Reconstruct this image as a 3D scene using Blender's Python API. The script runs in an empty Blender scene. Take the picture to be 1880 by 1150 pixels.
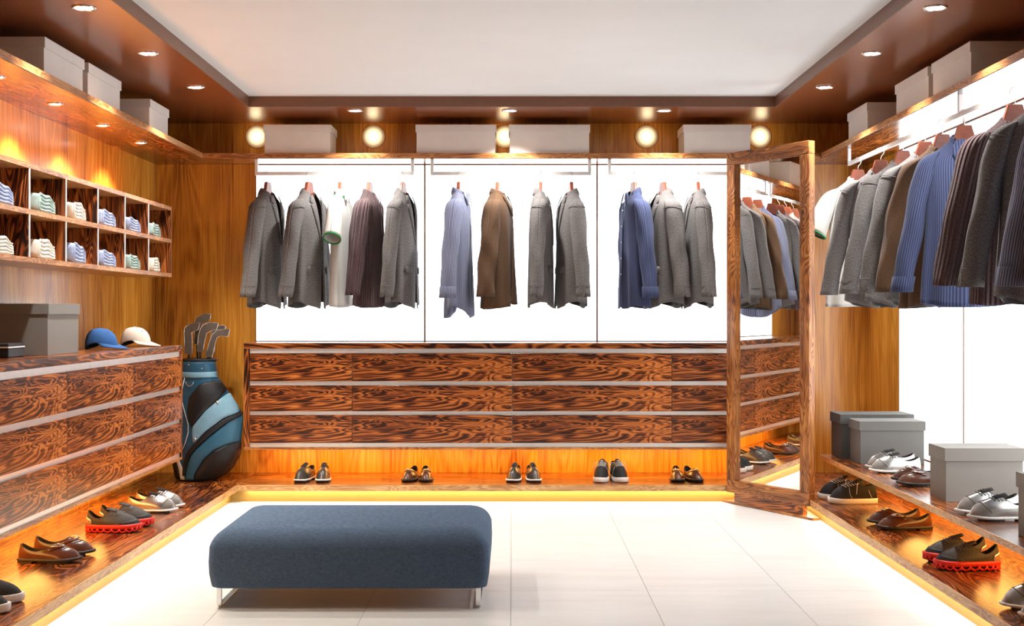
import bpy, bmesh, math, random
from mathutils import Vector, Matrix
random.seed(7)
SC = bpy.context.scene
COL = SC.collection
PI = math.pi
sin, cos = math.sin, math.cos

# ------------------------------------------------------------------ camera, world, exposure
CAM_Z = 1.267
FPX = 2400.0                      # focal length in pixels of the 1880 px wide frame
cam_d = bpy.data.cameras.new('camera')
cam_d.sensor_width = 36.0
cam_d.lens = 36.0 * FPX / 1880.0
cam_d.shift_y = -1.0 / 1880.0
cam_d.clip_start = 0.05
cam = bpy.data.objects.new('camera', cam_d)
cam.location = (0, 0, CAM_Z)
cam.rotation_euler = (PI / 2, 0, 0)
COL.objects.link(cam)
SC.camera = cam
w = bpy.data.worlds.new('world')
SC.world = w
w.use_nodes = True
w.node_tree.nodes['Background'].inputs[0].default_value = (1.0, 0.95, 0.9, 1)
w.node_tree.nodes['Background'].inputs[1].default_value = 0.3
SC.view_settings.view_transform = 'Standard'
SC.view_settings.look = 'None'
SC.view_settings.gamma = 1.0
SC.view_settings.use_curve_mapping = False
SC.view_settings.exposure = 0.0

# light levels of the room's own lamps
PANEL = 4.0          # backlit wall panels (radiance)
SPOT_W = 118.0        # recessed downlights in the soffit
SHELF_SPOT_W = 95.0  # small downlights under the left shelf
TOE = 27.0           # strip under the plinth lip
UNDER = 7.8         # strip under cabinets / shoe shelf

# ------------------------------------------------------------------ materials
MATS = {}
def newmat(name):
    m = bpy.data.materials.new(name)
    m.use_nodes = True
    nt = m.node_tree
    b = nt.nodes['Principled BSDF']
    MATS[name] = m
    return m, nt, b
def N(nt, typ, **kw):
    n = nt.nodes.new(typ)
    for k, v in kw.items():
        if k.startswith('i_'):
            n.inputs[k[2:].replace('_', ' ')].default_value = v
        else:
            setattr(n, k, v)
    return n
def ramp(nt, stops):
    r = nt.nodes.new('ShaderNodeValToRGB')
    el = r.color_ramp.elements
    while len(el) < len(stops): el.new(0.5)
    for e, (p, c) in zip(el, stops):
        e.position = p
        e.color = (c[0], c[1], c[2], 1)
    return r
def math_n(nt, op, a, b=None):
    m = nt.nodes.new('ShaderNodeMath'); m.operation = op
    for i, v in enumerate((a, b)):
        if v is None: continue
        if isinstance(v, (int, float)): m.inputs[i].default_value = v
        else: nt.links.new(v, m.inputs[i])
    return m.outputs[0]
def mixc(nt, fac, a, b, mode='MIX'):
    m = nt.nodes.new('ShaderNodeMix'); m.data_type = 'RGBA'; m.blend_type = mode
    for idx, v in ((0, fac), (6, a), (7, b)):
        if isinstance(v, (int, float)): m.inputs[idx].default_value = v
        elif isinstance(v, tuple): m.inputs[idx].default_value = (v[0], v[1], v[2], 1)
        else: nt.links.new(v, m.inputs[idx])
    return m.outputs[2]
def bump(nt, b, h, strength, dist=0.002):
    n = nt.nodes.new('ShaderNodeBump')
    n.inputs['Strength'].default_value = strength
    n.inputs['Distance'].default_value = dist
    nt.links.new(h, n.inputs['Height'])
    nt.links.new(n.outputs[0], b.inputs['Normal'])

def srgb(r, g, b):
    def f(c):
        c /= 255.0
        return c / 12.92 if c <= 0.04045 else ((c + 0.055) / 1.055) ** 2.4
    return (f(r), f(g), f(b))

def wood(name, stops, axis='x', rings=46.0, low=1.0, stretch=6.0, streak=0.45, rough=0.25, coat=0.0, seed=0.0, streak_scale=26.0, nd=2.0):
    m, nt, b = newmat(name)
    tc = N(nt, 'ShaderNodeTexCoord')
    def mp(s, st):
        mm = N(nt, 'ShaderNodeMapping')
        v = [s * st] * 3
        v['xyz'.index(axis)] = s
        mm.inputs['Scale'].default_value = v
        mm.inputs['Location'].default_value = (seed, seed * 1.7, seed * 0.6)
        nt.links.new(tc.outputs['Object'], mm.inputs[0])
        return mm.outputs[0]
    n1 = N(nt, 'ShaderNodeTexNoise', i_Scale=1.0, i_Detail=nd, i_Roughness=0.5, i_Distortion=0.9)
    nt.links.new(mp(low, stretch), n1.inputs['Vector'])
    s = math_n(nt, 'SINE', math_n(nt, 'MULTIPLY', n1.outputs[0], rings))
    s = math_n(nt, 'ADD', math_n(nt, 'MULTIPLY', s, 0.5), 0.5)
    n2 = N(nt, 'ShaderNodeTexNoise', i_Scale=1.0, i_Detail=5.0, i_Roughness=0.65)
    nt.links.new(mp(2.2, streak_scale), n2.inputs['Vector'])
    n3 = N(nt, 'ShaderNodeTexNoise', i_Scale=1.0, i_Detail=3.0, i_Roughness=0.5)
    nt.links.new(mp(low * 1.7, stretch * 0.7), n3.inputs['Vector'])
    f = math_n(nt, 'MULTIPLY', s, 1.0 - streak)
    st2 = math_n(nt, 'MULTIPLY', math_n(nt, 'SUBTRACT', math_n(nt, 'MULTIPLY', n2.outputs[0], 2.0), 0.5), streak)
    f = math_n(nt, 'ADD', f, st2)
    f = math_n(nt, 'ADD', f, math_n(nt, 'MULTIPLY', math_n(nt, 'SUBTRACT', n3.outputs[0], 0.5), 1.1))
    r = ramp(nt, stops)
    nt.links.new(f, r.inputs[0])
    nt.links.new(r.outputs[0], b.inputs['Base Color'])
    b.inputs['Roughness'].default_value = rough
    b.inputs['Coat Weight'].default_value = coat
    b.inputs['Coat Roughness'].default_value = 0.06
    bump(nt, b, f, 0.05, 0.001)
    return m

def plain(name, col, rough=0.5, metal=0.0, var=0.08, vscale=30.0, bump_s=0.0, bscale=400.0, coat=0.0, spec=0.5, sheen=0.0):
    m, nt, b = newmat(name)
    tc = N(nt, 'ShaderNodeTexCoord')
    n = N(nt, 'ShaderNodeTexNoise', i_Scale=vscale, i_Detail=3.0)
    nt.links.new(tc.outputs['Object'], n.inputs['Vector'])
    c2 = tuple(max(0, c * (1 - var)) for c in col); c1 = tuple(min(1, c * (1 + var)) for c in col)
    r = ramp(nt, [(0.3, c2), (0.7, c1)])
    nt.links.new(n.outputs[0], r.inputs[0])
    nt.links.new(r.outputs[0], b.inputs['Base Color'])
    b.inputs['Roughness'].default_value = rough
    b.inputs['Metallic'].default_value = metal
    b.inputs['Coat Weight'].default_value = coat
    b.inputs['Specular IOR Level'].default_value = spec
    b.inputs['Sheen Weight'].default_value = sheen
    if bump_s:
        n2 = N(nt, 'ShaderNodeTexNoise', i_Scale=bscale, i_Detail=2.0)
        nt.links.new(tc.outputs['Object'], n2.inputs['Vector'])
        bump(nt, b, n2.outputs[0], bump_s, 0.001)
    return m

def emit(name, col, strength):
    m, nt, b = newmat(name)
    b.inputs['Base Color'].default_value = (0.8, 0.8, 0.8, 1)
    b.inputs['Emission Color'].default_value = (*col, 1)
    b.inputs['Emission Strength'].default_value = strength
    b.inputs['Roughness'].default_value = 0.4
    return m

def fabric(name, base, dark, stripe=None, period=0.012, duty=0.3, weave=900.0, rib=0.0, var=0.35, rough=0.9, vert=1.0):
    """cloth on the garment's own unwrapped metres: fine weave, optional stripes and ribs"""
    m, nt, b = newmat(name)
    uv = N(nt, 'ShaderNodeTexCoord')
    mp = N(nt, 'ShaderNodeMapping'); mp.inputs['Scale'].default_value = (weave, weave * 0.35 * vert, weave)
    nt.links.new(uv.outputs['UV'], mp.inputs[0])
    n = N(nt, 'ShaderNodeTexNoise', i_Scale=1.0, i_Detail=2.0)
    nt.links.new(mp.outputs[0], n.inputs['Vector'])
    r = ramp(nt, [(0.5 - var * 0.6, dark), (0.5 + var * 0.6, base)])
    nt.links.new(n.outputs[0], r.inputs[0])
    colr = r.outputs[0]
    h = n.outputs[0]
    sep = N(nt, 'ShaderNodeSeparateXYZ'); nt.links.new(uv.outputs['UV'], sep.inputs[0])
    if stripe or rib:
        wv = math_n(nt, 'SINE', math_n(nt, 'MULTIPLY', sep.outputs[0], 2 * PI / period))
        wv = math_n(nt, 'ADD', math_n(nt, 'MULTIPLY', wv, 0.5), 0.5)
        rr = ramp(nt, [(1 - duty - 0.12, (0, 0, 0)), (1 - duty + 0.12, (1, 1, 1))])
        nt.links.new(wv, rr.inputs[0])
        if stripe: colr = mixc(nt, rr.outputs[0], colr, stripe)
        if rib:
            h = math_n(nt, 'ADD', math_n(nt, 'MULTIPLY', wv, 3.0), math_n(nt, 'MULTIPLY', h, 0.6))
    nt.links.new(colr, b.inputs['Base Color'])
    b.inputs['Roughness'].default_value = rough
    b.inputs['Sheen Weight'].default_value = 0.06
    b.inputs['Specular IOR Level'].default_value = 0.2
    bump(nt, b, h, 0.25 + rib, 0.001 if not rib else 0.004)
    return m

ROSE = [(0.10, (0.010, 0.003, 0.0015)), (0.34, (0.055, 0.012, 0.0035)), (0.56, (0.26, 0.062, 0.012)), (0.84, (0.62, 0.20, 0.042))]
wood('rosewood_x', ROSE, 'x', 170, 0.8, 7.0, 0.54, 0.28, seed=2.0, streak_scale=45, nd=4.0)
wood('rosewood_plinth', [(0.08, (0.012, 0.003, 0.0015)), (0.36, (0.065, 0.014, 0.004)), (0.62, (0.27, 0.07, 0.013)), (0.92, (0.55, 0.18, 0.035))], 'x', 130, 0.7, 7.5, 0.52, 0.24, coat=0.0, seed=5.0, streak_scale=45, nd=3.0)
wood('rosewood_z', ROSE, 'z', 110, 1.4, 6.0, 0.5, 0.3, seed=9.0)
wood('edge_wood', [(0.0, (0.16, 0.05, 0.014)), (0.4, (0.40, 0.15, 0.042)), (0.9, (0.68, 0.34, 0.125))], 'x', 90, 2.0, 7.0, 0.5, 0.3, seed=1.0)
wood('mirror_wood', [(0.0, (0.07, 0.02, 0.006)), (0.42, (0.27, 0.085, 0.02)), (0.95, (0.60, 0.26, 0.075))], 'x', 120, 1.6, 7.0, 0.45, 0.35, seed=3.0)
wood('teak_wall', [(0.0, (0.22, 0.062, 0.008)), (0.32, (0.54, 0.205, 0.024)), (0.65, (0.74, 0.33, 0.042)), (1.0, (0.86, 0.46, 0.08))], 'z', 70, 0.5, 8.0, 0.75, 0.2, seed=4.0, streak_scale=55)
plain('soffit_brown', (0.23, 0.066, 0.02), 0.27, var=0.06, vscale=4.0)
plain('toe_yellow', (0.36, 0.20, 0.03), 0.5, var=0.03)
plain('cove_brown', (0.17, 0.075, 0.043), 0.4, var=0.05)
plain('ceiling_white', (0.80, 0.825, 0.84), 0.9, var=0.012, vscale=3.0)
plain('shelf_under', (0.13, 0.04, 0.015), 0.10, var=0.2, vscale=6.0, coat=0.6)
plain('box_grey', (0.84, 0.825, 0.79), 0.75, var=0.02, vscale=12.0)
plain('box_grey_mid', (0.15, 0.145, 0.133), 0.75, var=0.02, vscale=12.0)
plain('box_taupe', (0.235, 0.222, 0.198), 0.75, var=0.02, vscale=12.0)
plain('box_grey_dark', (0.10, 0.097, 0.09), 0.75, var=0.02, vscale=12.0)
plain('aluminium', (0.90, 0.89, 0.86), 0.32, 0.55, var=0.03)
plain('white_metal', (0.88, 0.88, 0.87), 0.3, 0.35, var=0.02)
plain('chrome', (0.85, 0.85, 0.85), 0.12, 1.0, var=0.01)
plain('dark_joint', (0.03, 0.015, 0.008), 0.6)
plain('frame_strip', (0.24, 0.11, 0.05), 0.45)
wood('edge_bounce_lit', [(0.0, (0.30, 0.12, 0.04)), (0.4, (0.52, 0.27, 0.10)), (0.9, (0.72, 0.46, 0.22))], 'x', 90, 2.0, 7.0, 0.5, 0.35, seed=6.0)  # paler than the other edge wood: floor bounce is put into the colour
plain('grout', (0.55, 0.52, 0.48), 0.9)
plain('black_rubber', (0.012, 0.012, 0.012), 0.55, var=0.2)
plain('shoe_white', (0.82, 0.80, 0.76), 0.5, var=0.04, vscale=80)
plain('shoe_silver', (0.50, 0.485, 0.46), 0.24, 0.8, var=0.06, vscale=18)
plain('shoe_charcoal', (0.075, 0.065, 0.055), 0.3, 0.25, var=0.15, vscale=25, coat=0.25)
plain('shoe_brown', (0.105, 0.034, 0.016), 0.26, 0.0, var=0.25, vscale=14, coat=0.35)
plain('shoe_black', (0.014, 0.013, 0.012), 0.75, var=0.3, vscale=200, bump_s=0.3, bscale=700)
plain('shoe_mesh', (0.055, 0.050, 0.042), 0.55, var=0.5, vscale=260, bump_s=0.5, bscale=600)
plain('shoe_red', (0.80, 0.028, 0.016), 0.4, var=0.08)
plain('sole_dark', (0.03, 0.022, 0.014), 0.5, var=0.2)
plain('lace_white', (0.8, 0.79, 0.76), 0.8)
plain('lace_grey', (0.22, 0.21, 0.2), 0.7)
plain('lace_black', (0.02, 0.02, 0.02), 0.7)
plain('lining_dark', (0.02, 0.016, 0.014), 0.9)
plain('hanger_wood', (0.24, 0.062, 0.03), 0.35, var=0.2, vscale=20)
plain('bag_blue', (0.02, 0.10, 0.18), 0.42, var=0.08)
plain('bag_mid', (0.03, 0.14, 0.23), 0.4, var=0.08)
plain('bag_light', (0.22, 0.42, 0.55), 0.35, var=0.05)
plain('bag_black', (0.010, 0.010, 0.011), 0.5, var=0.1)
plain('bag_white', (0.86, 0.86, 0.84), 0.4, var=0.02)
plain('iron_dark', (0.22, 0.205, 0.18), 0.38, 0.8, var=0.1)
plain('cap_blue', (0.028, 0.115, 0.33), 0.85, var=0.08, bump_s=0.15, bscale=900)
plain('cap_cream', (0.72, 0.64, 0.54), 0.85, var=0.04, bump_s=0.15, bscale=900)
plain('polo_green', (0.01, 0.20, 0.05), 0.8)
plain('glass_mirror', (0.93, 0.93, 0.92), 0.004, 1.0, var=0.0)
plain('button_dark', (0.03, 0.028, 0.026), 0.4)
GREY = ((0.205, 0.19, 0.187), (0.05, 0.045, 0.044))
fabric('wool_grey', GREY[0], GREY[1], weave=330, var=0.34)
fabric('wool_brown', (0.118, 0.064, 0.034), (0.06, 0.032, 0.016), weave=400)
fabric('knit_plum', (0.15, 0.095, 0.098), (0.07, 0.042, 0.045), period=0.020, duty=0.5, rib=0.7, stripe=None, weave=300)
fabric('shirt_stripe', (0.27, 0.285, 0.36), (0.21, 0.225, 0.30), stripe=(0.06, 0.075, 0.16), period=0.0105, duty=0.42)
fabric('shirt_blue', (0.034, 0.046, 0.110), (0.024, 0.033, 0.08), stripe=(0.078, 0.094, 0.175), period=0.012, duty=0.38)
fabric('polo_white', (0.56, 0.55, 0.515), (0.47, 0.46, 0.43), weave=500, var=0.5)
for nm, a, b_ in (('linen_blue', (0.36, 0.42, 0.60), (0.24, 0.29, 0.45)), ('linen_green', (0.36, 0.47, 0.43), (0.25, 0.34, 0.31)), ('linen_cream', (0.76, 0.72, 0.62), (0.62, 0.58, 0.49))):
    plain(nm, a, 0.9, var=0.12, vscale=40, bump_s=0.2)

def bench_fabric():
    m, nt, b = newmat('bench_fabric')
    tc = N(nt, 'ShaderNodeTexCoord')
    outs = []
    for sc in ((60, 60, 520), (520, 520, 60)):
        mp = N(nt, 'ShaderNodeMapping'); mp.inputs['Scale'].default_value = sc
        nt.links.new(tc.outputs['Object'], mp.inputs[0])
        n = N(nt, 'ShaderNodeTexNoise', i_Scale=1.0, i_Detail=3.0)
        nt.links.new(mp.outputs[0], n.inputs['Vector'])
        outs.append(n.outputs[0])
    f = math_n(nt, 'MULTIPLY', math_n(nt, 'ADD', outs[0], outs[1]), 0.5)
    r = ramp(nt, [(0.34, (0.048, 0.076, 0.120)), (0.66, (0.108, 0.160, 0.245))])
    nt.links.new(f, r.inputs[0])
    nt.links.new(r.outputs[0], b.inputs['Base Color'])
    b.inputs['Roughness'].default_value = 0.95
    b.inputs['Specular IOR Level'].default_value = 0.15
    bump(nt, b, f, 0.3, 0.0015)
bench_fabric()
def tile_mat():
    m, nt, b = newmat('floor_tile')
    tc = N(nt, 'ShaderNodeTexCoord')
    oi = N(nt, 'ShaderNodeObjectInfo')
    mp = N(nt, 'ShaderNodeMapping'); mp.inputs['Scale'].default_value = (1.0, 6.0, 1.0)
    add = N(nt, 'ShaderNodeVectorMath'); add.operation = 'ADD'
    nt.links.new(tc.outputs['Object'], add.inputs[0]); 
    cmb = N(nt, 'ShaderNodeCombineXYZ')
    nt.links.new(math_n(nt, 'MULTIPLY', oi.outputs['Random'], 40.0), cmb.inputs[0])
    nt.links.new(cmb.outputs[0], add.inputs[1])
    nt.links.new(add.outputs[0], mp.inputs[0])
    n = N(nt, 'ShaderNodeTexNoise', i_Scale=1.4, i_Detail=5.0, i_Roughness=0.6, i_Distortion=0.7)
    nt.links.new(mp.outputs[0], n.inputs['Vector'])
    r = ramp(nt, [(0.3, (0.56, 0.56, 0.545)), (0.5, (0.605, 0.61, 0.60)), (0.7, (0.635, 0.642, 0.635))])
    nt.links.new(n.outputs[0], r.inputs[0])
    nt.links.new(r.outputs[0], b.inputs['Base Color'])
    b.inputs['Roughness'].default_value = 0.32
    b.inputs['Specular IOR Level'].default_value = 0.35
tile_mat()
emit('panel_glow', (0.93, 0.97, 1.0), PANEL)
emit('lamp_glow', (1.0, 0.93, 0.82), 14.0)
def painted_pool_mat():  # emission fading outward over amber paints a pool of light on the wall
    m, nt, b = newmat('painted_pool_glow')
    tc = N(nt, 'ShaderNodeTexCoord')
    ln = N(nt, 'ShaderNodeVectorMath'); ln.operation = 'LENGTH'
    nt.links.new(tc.outputs['Object'], ln.inputs[0])
    r = ramp(nt, [(0.0, (1, 1, 1)), (0.50, (0.55, 0.55, 0.55)), (0.80, (0.12, 0.12, 0.12)), (1.0, (0.03, 0.03, 0.03))])
    nt.links.new(math_n(nt, 'DIVIDE', ln.outputs['Value'], 0.085), r.inputs[0])
    nt.links.new(math_n(nt, 'MULTIPLY', r.outputs[0], 2.6), b.inputs['Emission Strength'])
    b.inputs['Emission Color'].default_value = (1, 0.83, 0.52, 1)
    b.inputs['Base Color'].default_value = (0.62, 0.36, 0.11, 1)
    b.inputs['Roughness'].default_value = 0.5
painted_pool_mat()
emit('led_toe', (1.0, 0.90, 0.72), TOE)
emit('led_under', (1.0, 0.50, 0.12), UNDER)

# ------------------------------------------------------------------ mesh helpers
class MB:
    def __init__(s):
        s.v = []; s.f = []; s.uv = {}
    def box(s, x0, x1, y0, y1, z0, z1):
        n = len(s.v)
        s.v += [(x, y, z) for z in (z0, z1) for y in (y0, y1) for x in (x0, x1)]
        s.f += [tuple(n + i for i in q) for q in ((0, 2, 3, 1), (4, 5, 7, 6), (0, 1, 5, 4), (2, 6, 7, 3), (0, 4, 6, 2), (1, 3, 7, 5))]
        return s
    def rings(s, R, close=True, cap0=False, cap1=False, uv=None):
        """loft through rings of equal point count"""
        n0 = len(s.v); k = len(R[0])
        for ri, r in enumerate(R):
            for pi_, p in enumerate(r):
                if uv: s.uv[len(s.v)] = uv(ri, pi_)
                s.v.append(tuple(p))
        for a in range(len(R) - 1):
            for i in range(k if close else k - 1):
                j = (i + 1) % k
                s.f.append((n0 + a * k + i, n0 + a * k + j, n0 + (a + 1) * k + j, n0 + (a + 1) * k + i))
        if cap0: s.f.append(tuple(n0 + i for i in range(k))[::-1])
        if cap1: s.f.append(tuple(n0 + (len(R) - 1) * k + i for i in range(k)))
        return s
    def tube(s, pts, r, k=8, caps=True, flat=None):
        pts = [Vector(p) for p in pts]
        R = []
        up = None
        for i, p in enumerate(pts):
            t = (pts[min(i + 1, len(pts) - 1)] - pts[max(i - 1, 0)]).normalized()
            if up is None:
                up = Vector((0, 0, 1)) if abs(t.z) < 0.9 else Vector((1, 0, 0))
            a = t.cross(up).normalized(); bb = a.cross(t).normalized(); up = bb
            rr = r[i] if isinstance(r, (list, tuple)) else r
            fl = flat or 1.0
            R.append([p + a * (cos(2 * PI * q / k) * rr) + bb * (sin(2 * PI * q / k) * rr * fl) for q in range(k)])
        return s.rings(R, True, caps, caps)
    def prism(s, poly, y0, y1):
        """polygon in x,z pulled out along y"""
        n = len(s.v); k = len(poly)
        s.v += [(x, y0, z) for x, z in poly] + [(x, y1, z) for x, z in poly]
        s.f.append(tuple(n + i for i in range(k)))
        s.f.append(tuple(n + k + i for i in range(k))[::-1])
        for i in range(k):
            j = (i + 1) % k
            s.f.append((n + i, n + k + i, n + k + j, n + j))
        return s
    def lathe(s, prof, k=24, ax=None):
        R = [[(r * cos(2 * PI * i / k), r * sin(2 * PI * i / k), z) for i in range(k)] for r, z in prof]
        return s.rings(R, True, True, True)
    def xf(s, M, start=0):
        s.v[start:] = [tuple(M @ Vector(p)) for p in s.v[start:]]
        return s
    def mesh(s, name, mats, smooth=False):
        me = bpy.data.meshes.new(name)
        me.from_pydata(s.v, [], s.f)
        if s.uv:
            lay = me.uv_layers.new(name='unwrap')
            for l in me.loops:
                lay.data[l.index].uv = s.uv.get(l.vertex_index, (0, 0))
        bm = bmesh.new(); bm.from_mesh(me)
        bmesh.ops.recalc_face_normals(bm, faces=bm.faces)
        bm.to_mesh(me); bm.free()
        for mt in (mats if isinstance(mats, (list, tuple)) else [mats]):
            me.materials.append(MATS[mt])
        if smooth:
            me.polygons.foreach_set('use_smooth', [True] * len(me.polygons))
        return me
    def build(s, name, mats, parent=None, smooth=False, bevel=0, seg=2, solid=0, subsurf=0, solid_mat=0):
        o = link(name, s.mesh(name, mats, smooth), parent)
        if subsurf:
            md = o.modifiers.new('subdivide', 'SUBSURF'); md.levels = subsurf; md.render_levels = subsurf
        if solid:
            md = o.modifiers.new('thickness', 'SOLIDIFY'); md.thickness = solid; md.offset = -1; md.material_offset = solid_mat; md.material_offset_rim = 0
        if bevel:
            md = o.modifiers.new('edge', 'BEVEL'); md.width = bevel; md.segments = seg; md.limit_method = 'ANGLE'; md.angle_limit = 0.7
        return o
def link(name, data, parent=None):
    o = bpy.data.objects.new(name, data)
    COL.objects.link(o)
    if parent: o.parent = parent
    return o
def tag(o, label, cat, group=None, kind=None):
    if label: o['label'] = label
    if cat: o['category'] = cat
    if group: o['group'] = group
    if kind: o['kind'] = kind
    return o
def thing(name, label, cat, loc=(0, 0, 0), rz=0.0, group=None):
    o = link(name, None)
    o.location = loc; o.rotation_euler = (0, 0, rz)
    return tag(o, label, cat, group)
def struct(o):
    o['kind'] = 'structure'
    return o
def bx(*a): return MB().box(*a)
def copy_tree(o, label=None, loc=None, rz=None, group=None, scale=None):
    c = o.copy(); COL.objects.link(c)
    if loc: c.location = loc
    if rz is not None: c.rotation_euler = (0, 0, rz)
    if label: c['label'] = label
    if group: c['group'] = group
    if scale: c.scale = scale
    for ch in o.children:
        d = ch.copy(); COL.objects.link(d); d.parent = c
        for g in ch.children:
            e = g.copy(); COL.objects.link(e); e.parent = d
    return c
def lerp(a, b, t): return a + (b - a) * t
def interp(tab, x):
    if x <= tab[0][0]: return tab[0][1]
    for (a, va), (b, vb) in zip(tab, tab[1:]):
        if x <= b: return lerp(va, vb, (x - a) / (b - a))
    return tab[-1][1]
def sgp(v, e): return math.copysign(abs(v) ** e, v)

# ------------------------------------------------------------------ room shell
XW, YB, YF = 2.55, 9.38, -1.0
SOF, CEIL = 2.623, 2.691
CX, CY = 1.738, 8.61           # edge of the raised ceiling
PX, PY = 1.83, 8.70            # front edges of the plinth
fl = struct(bx(-XW, XW, YF, YB, -0.06, -0.004).build('floor', 'grout'))
tile_me = {}
xs = [-1.884, -1.247, -0.626, -0.005, 0.616, 1.237, 1.884]
ys = [8.77 - 0.34] + [8.43 - 1.24 * k for k in range(1, 8)]
rows = [(8.43, 8.77)] + [(8.43 - 1.24 * (k + 1), 8.43 - 1.24 * k) for k in range(7)]
for (ya, yb) in rows:
    for xa, xb in zip(xs, xs[1:]):
        key = (round(xb - xa, 3), round(yb - ya, 3))
        if key not in tile_me:
            tile_me[key] = bx(0.001, key[0] - 0.001, 0.001, key[1] - 0.001, -0.006, 0.0).mesh('tile', 'floor_tile')
        t = link('tile', tile_me[key], fl); t.location = (xa, ya, 0)
struct(bx(-XW - 0.1, XW + 0.1, YB, YB + 0.1, -0.06, 2.95).build('wall_back', 'teak_wall'))
struct(bx(-XW - 0.1, -XW, YF, YB, -0.06, 2.95).build('wall_left', 'teak_wall'))
struct(bx(XW, XW + 0.1, YF, YB, -0.06, 2.95).build('wall_right', 'teak_wall'))
struct(bx(-XW - 0.1, XW + 0.1, YF - 0.1, YF, -0.06, 2.95).build('wall_front', 'ceiling_white'))
struct(bx(-XW, XW, YF, YB, CEIL, CEIL + 0.1).build('ceiling', 'ceiling_white'))
def soffit(name, x0, x1, y0, y1):
    o = struct(bx(x0, x1, y0, y1, SOF, CEIL).build(name, 'soffit_brown'))
    return o
soffit('trim_1', -XW, -CX, YF, YB)
soffit('trim_2', CX, XW, YF, YB)
soffit('trim_3', -CX, CX, CY, YB)
# raised edge of the soffit: a matt strip along the ceiling recess
for nm, a in (('trim_4', (-CX, -CX + 0.006, YF, CY)), ('trim_5', (CX - 0.006, CX, YF, CY)), ('trim_6', (-CX + 0.006, CX - 0.006, CY - 0.006, CY))):
    struct(bx(a[0], a[1], a[2], a[3], SOF - 0.002, CEIL).build(nm, 'cove_brown'))

# ------------------------------------------------------------------ backlit panels
def panel(width, z0, z1, loc, rz, label):
    t = thing('backlit_panel', label, 'light panel', loc, rz, 'backlit wall panels')
    bx(0.006, width - 0.006, -0.012, 0.0, z0 + 0.006, z1 - 0.006).build('pane', 'panel_glow', t)
    for a in ((0, 0.006, z0, z1), (width - 0.006, width, z0, z1), (0.006, width - 0.006, z0, z0 + 0.006), (0.006, width - 0.006, z1 - 0.006, z1)):
        bx(a[0], a[1], -0.016, 0.0, a[2], a[3]).build('frame_strip', 'frame_strip', t)
bxs = [-1.837, -0.625, 0.61, 1.837]
for i, lb in enumerate(('glowing white panel behind the five garments nearest the golf bag', 'glowing white panel in the middle of the back wall', 'glowing white panel partly covered by the standing mirror')):
    panel(bxs[i + 1] - bxs[i], 1.0585, 2.3275, (bxs[i], YB, 0), 0, lb)
for i, lb in enumerate(('glowing white panel on right wall nearest the mirror', 'glowing white panel on right wall behind the tall grey box', 'glowing white panel on right wall nearest the viewer')):
    panel(1.23, 0.3605, 2.3275, (XW, 8.57 - 1.23 * i, 0), -PI / 2, lb)

# ------------------------------------------------------------------ plinths the shoes stand on
YS = 2.6
def plinth(label, L, depth, loc, rz, ext=0.0):
    t = thing('shoe_plinth', label, 'plinth', loc, rz)
    bx(0, L, 0, depth, 0.078, 0.119).build('top_board', 'rosewood_plinth', t, bevel=0.002)
    bx(0, L, -0.004, 0.0, 0.078, 0.1185).build('front_edge', 'edge_bounce_lit', t)
    bx(-ext, L + ext, 0.05, depth, 0.0, 0.078).build('toe_kick', 'toe_yellow', t)
    return t
plinth('low wooden plinth along the back wall under the wide drawer cabinet', 2 * PX, YB - PY, (-PX, PY, 0), 0, 0.05)
plinth('low wooden plinth along the left wall under the left drawers', YB - YS, XW - PX, (-PX, YS, 0), PI / 2)
plinth('low wooden plinth along the right wall below the shoe shelf', YB - YS, XW - PX, (PX, YB, 0), -PI / 2)
def strip(label, L, loc, rz, m, wd=0.02, h=0.0015):
    o = bx(0, L, -wd / 2, wd / 2, -h, 0).build('led_strip', m)
    o.location = loc; o.rotation_euler = (0, 0, rz)
    tag(o, label, 'light strip')
    return o
strip('warm light strip under the lip of the back plinth', 2 * PX - 0.1, (-PX + 0.05, PY + 0.025, 0.078), 0, 'led_toe')
strip('warm light strip under the lip of the left plinth', PY - YS - 0.05, (-PX - 0.025, YS, 0.078), PI / 2, 'led_toe')
strip('warm light strip under the lip of the right plinth', PY - YS - 0.05, (PX + 0.025, PY - 0.05, 0.078), -PI / 2, 'led_toe')

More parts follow.
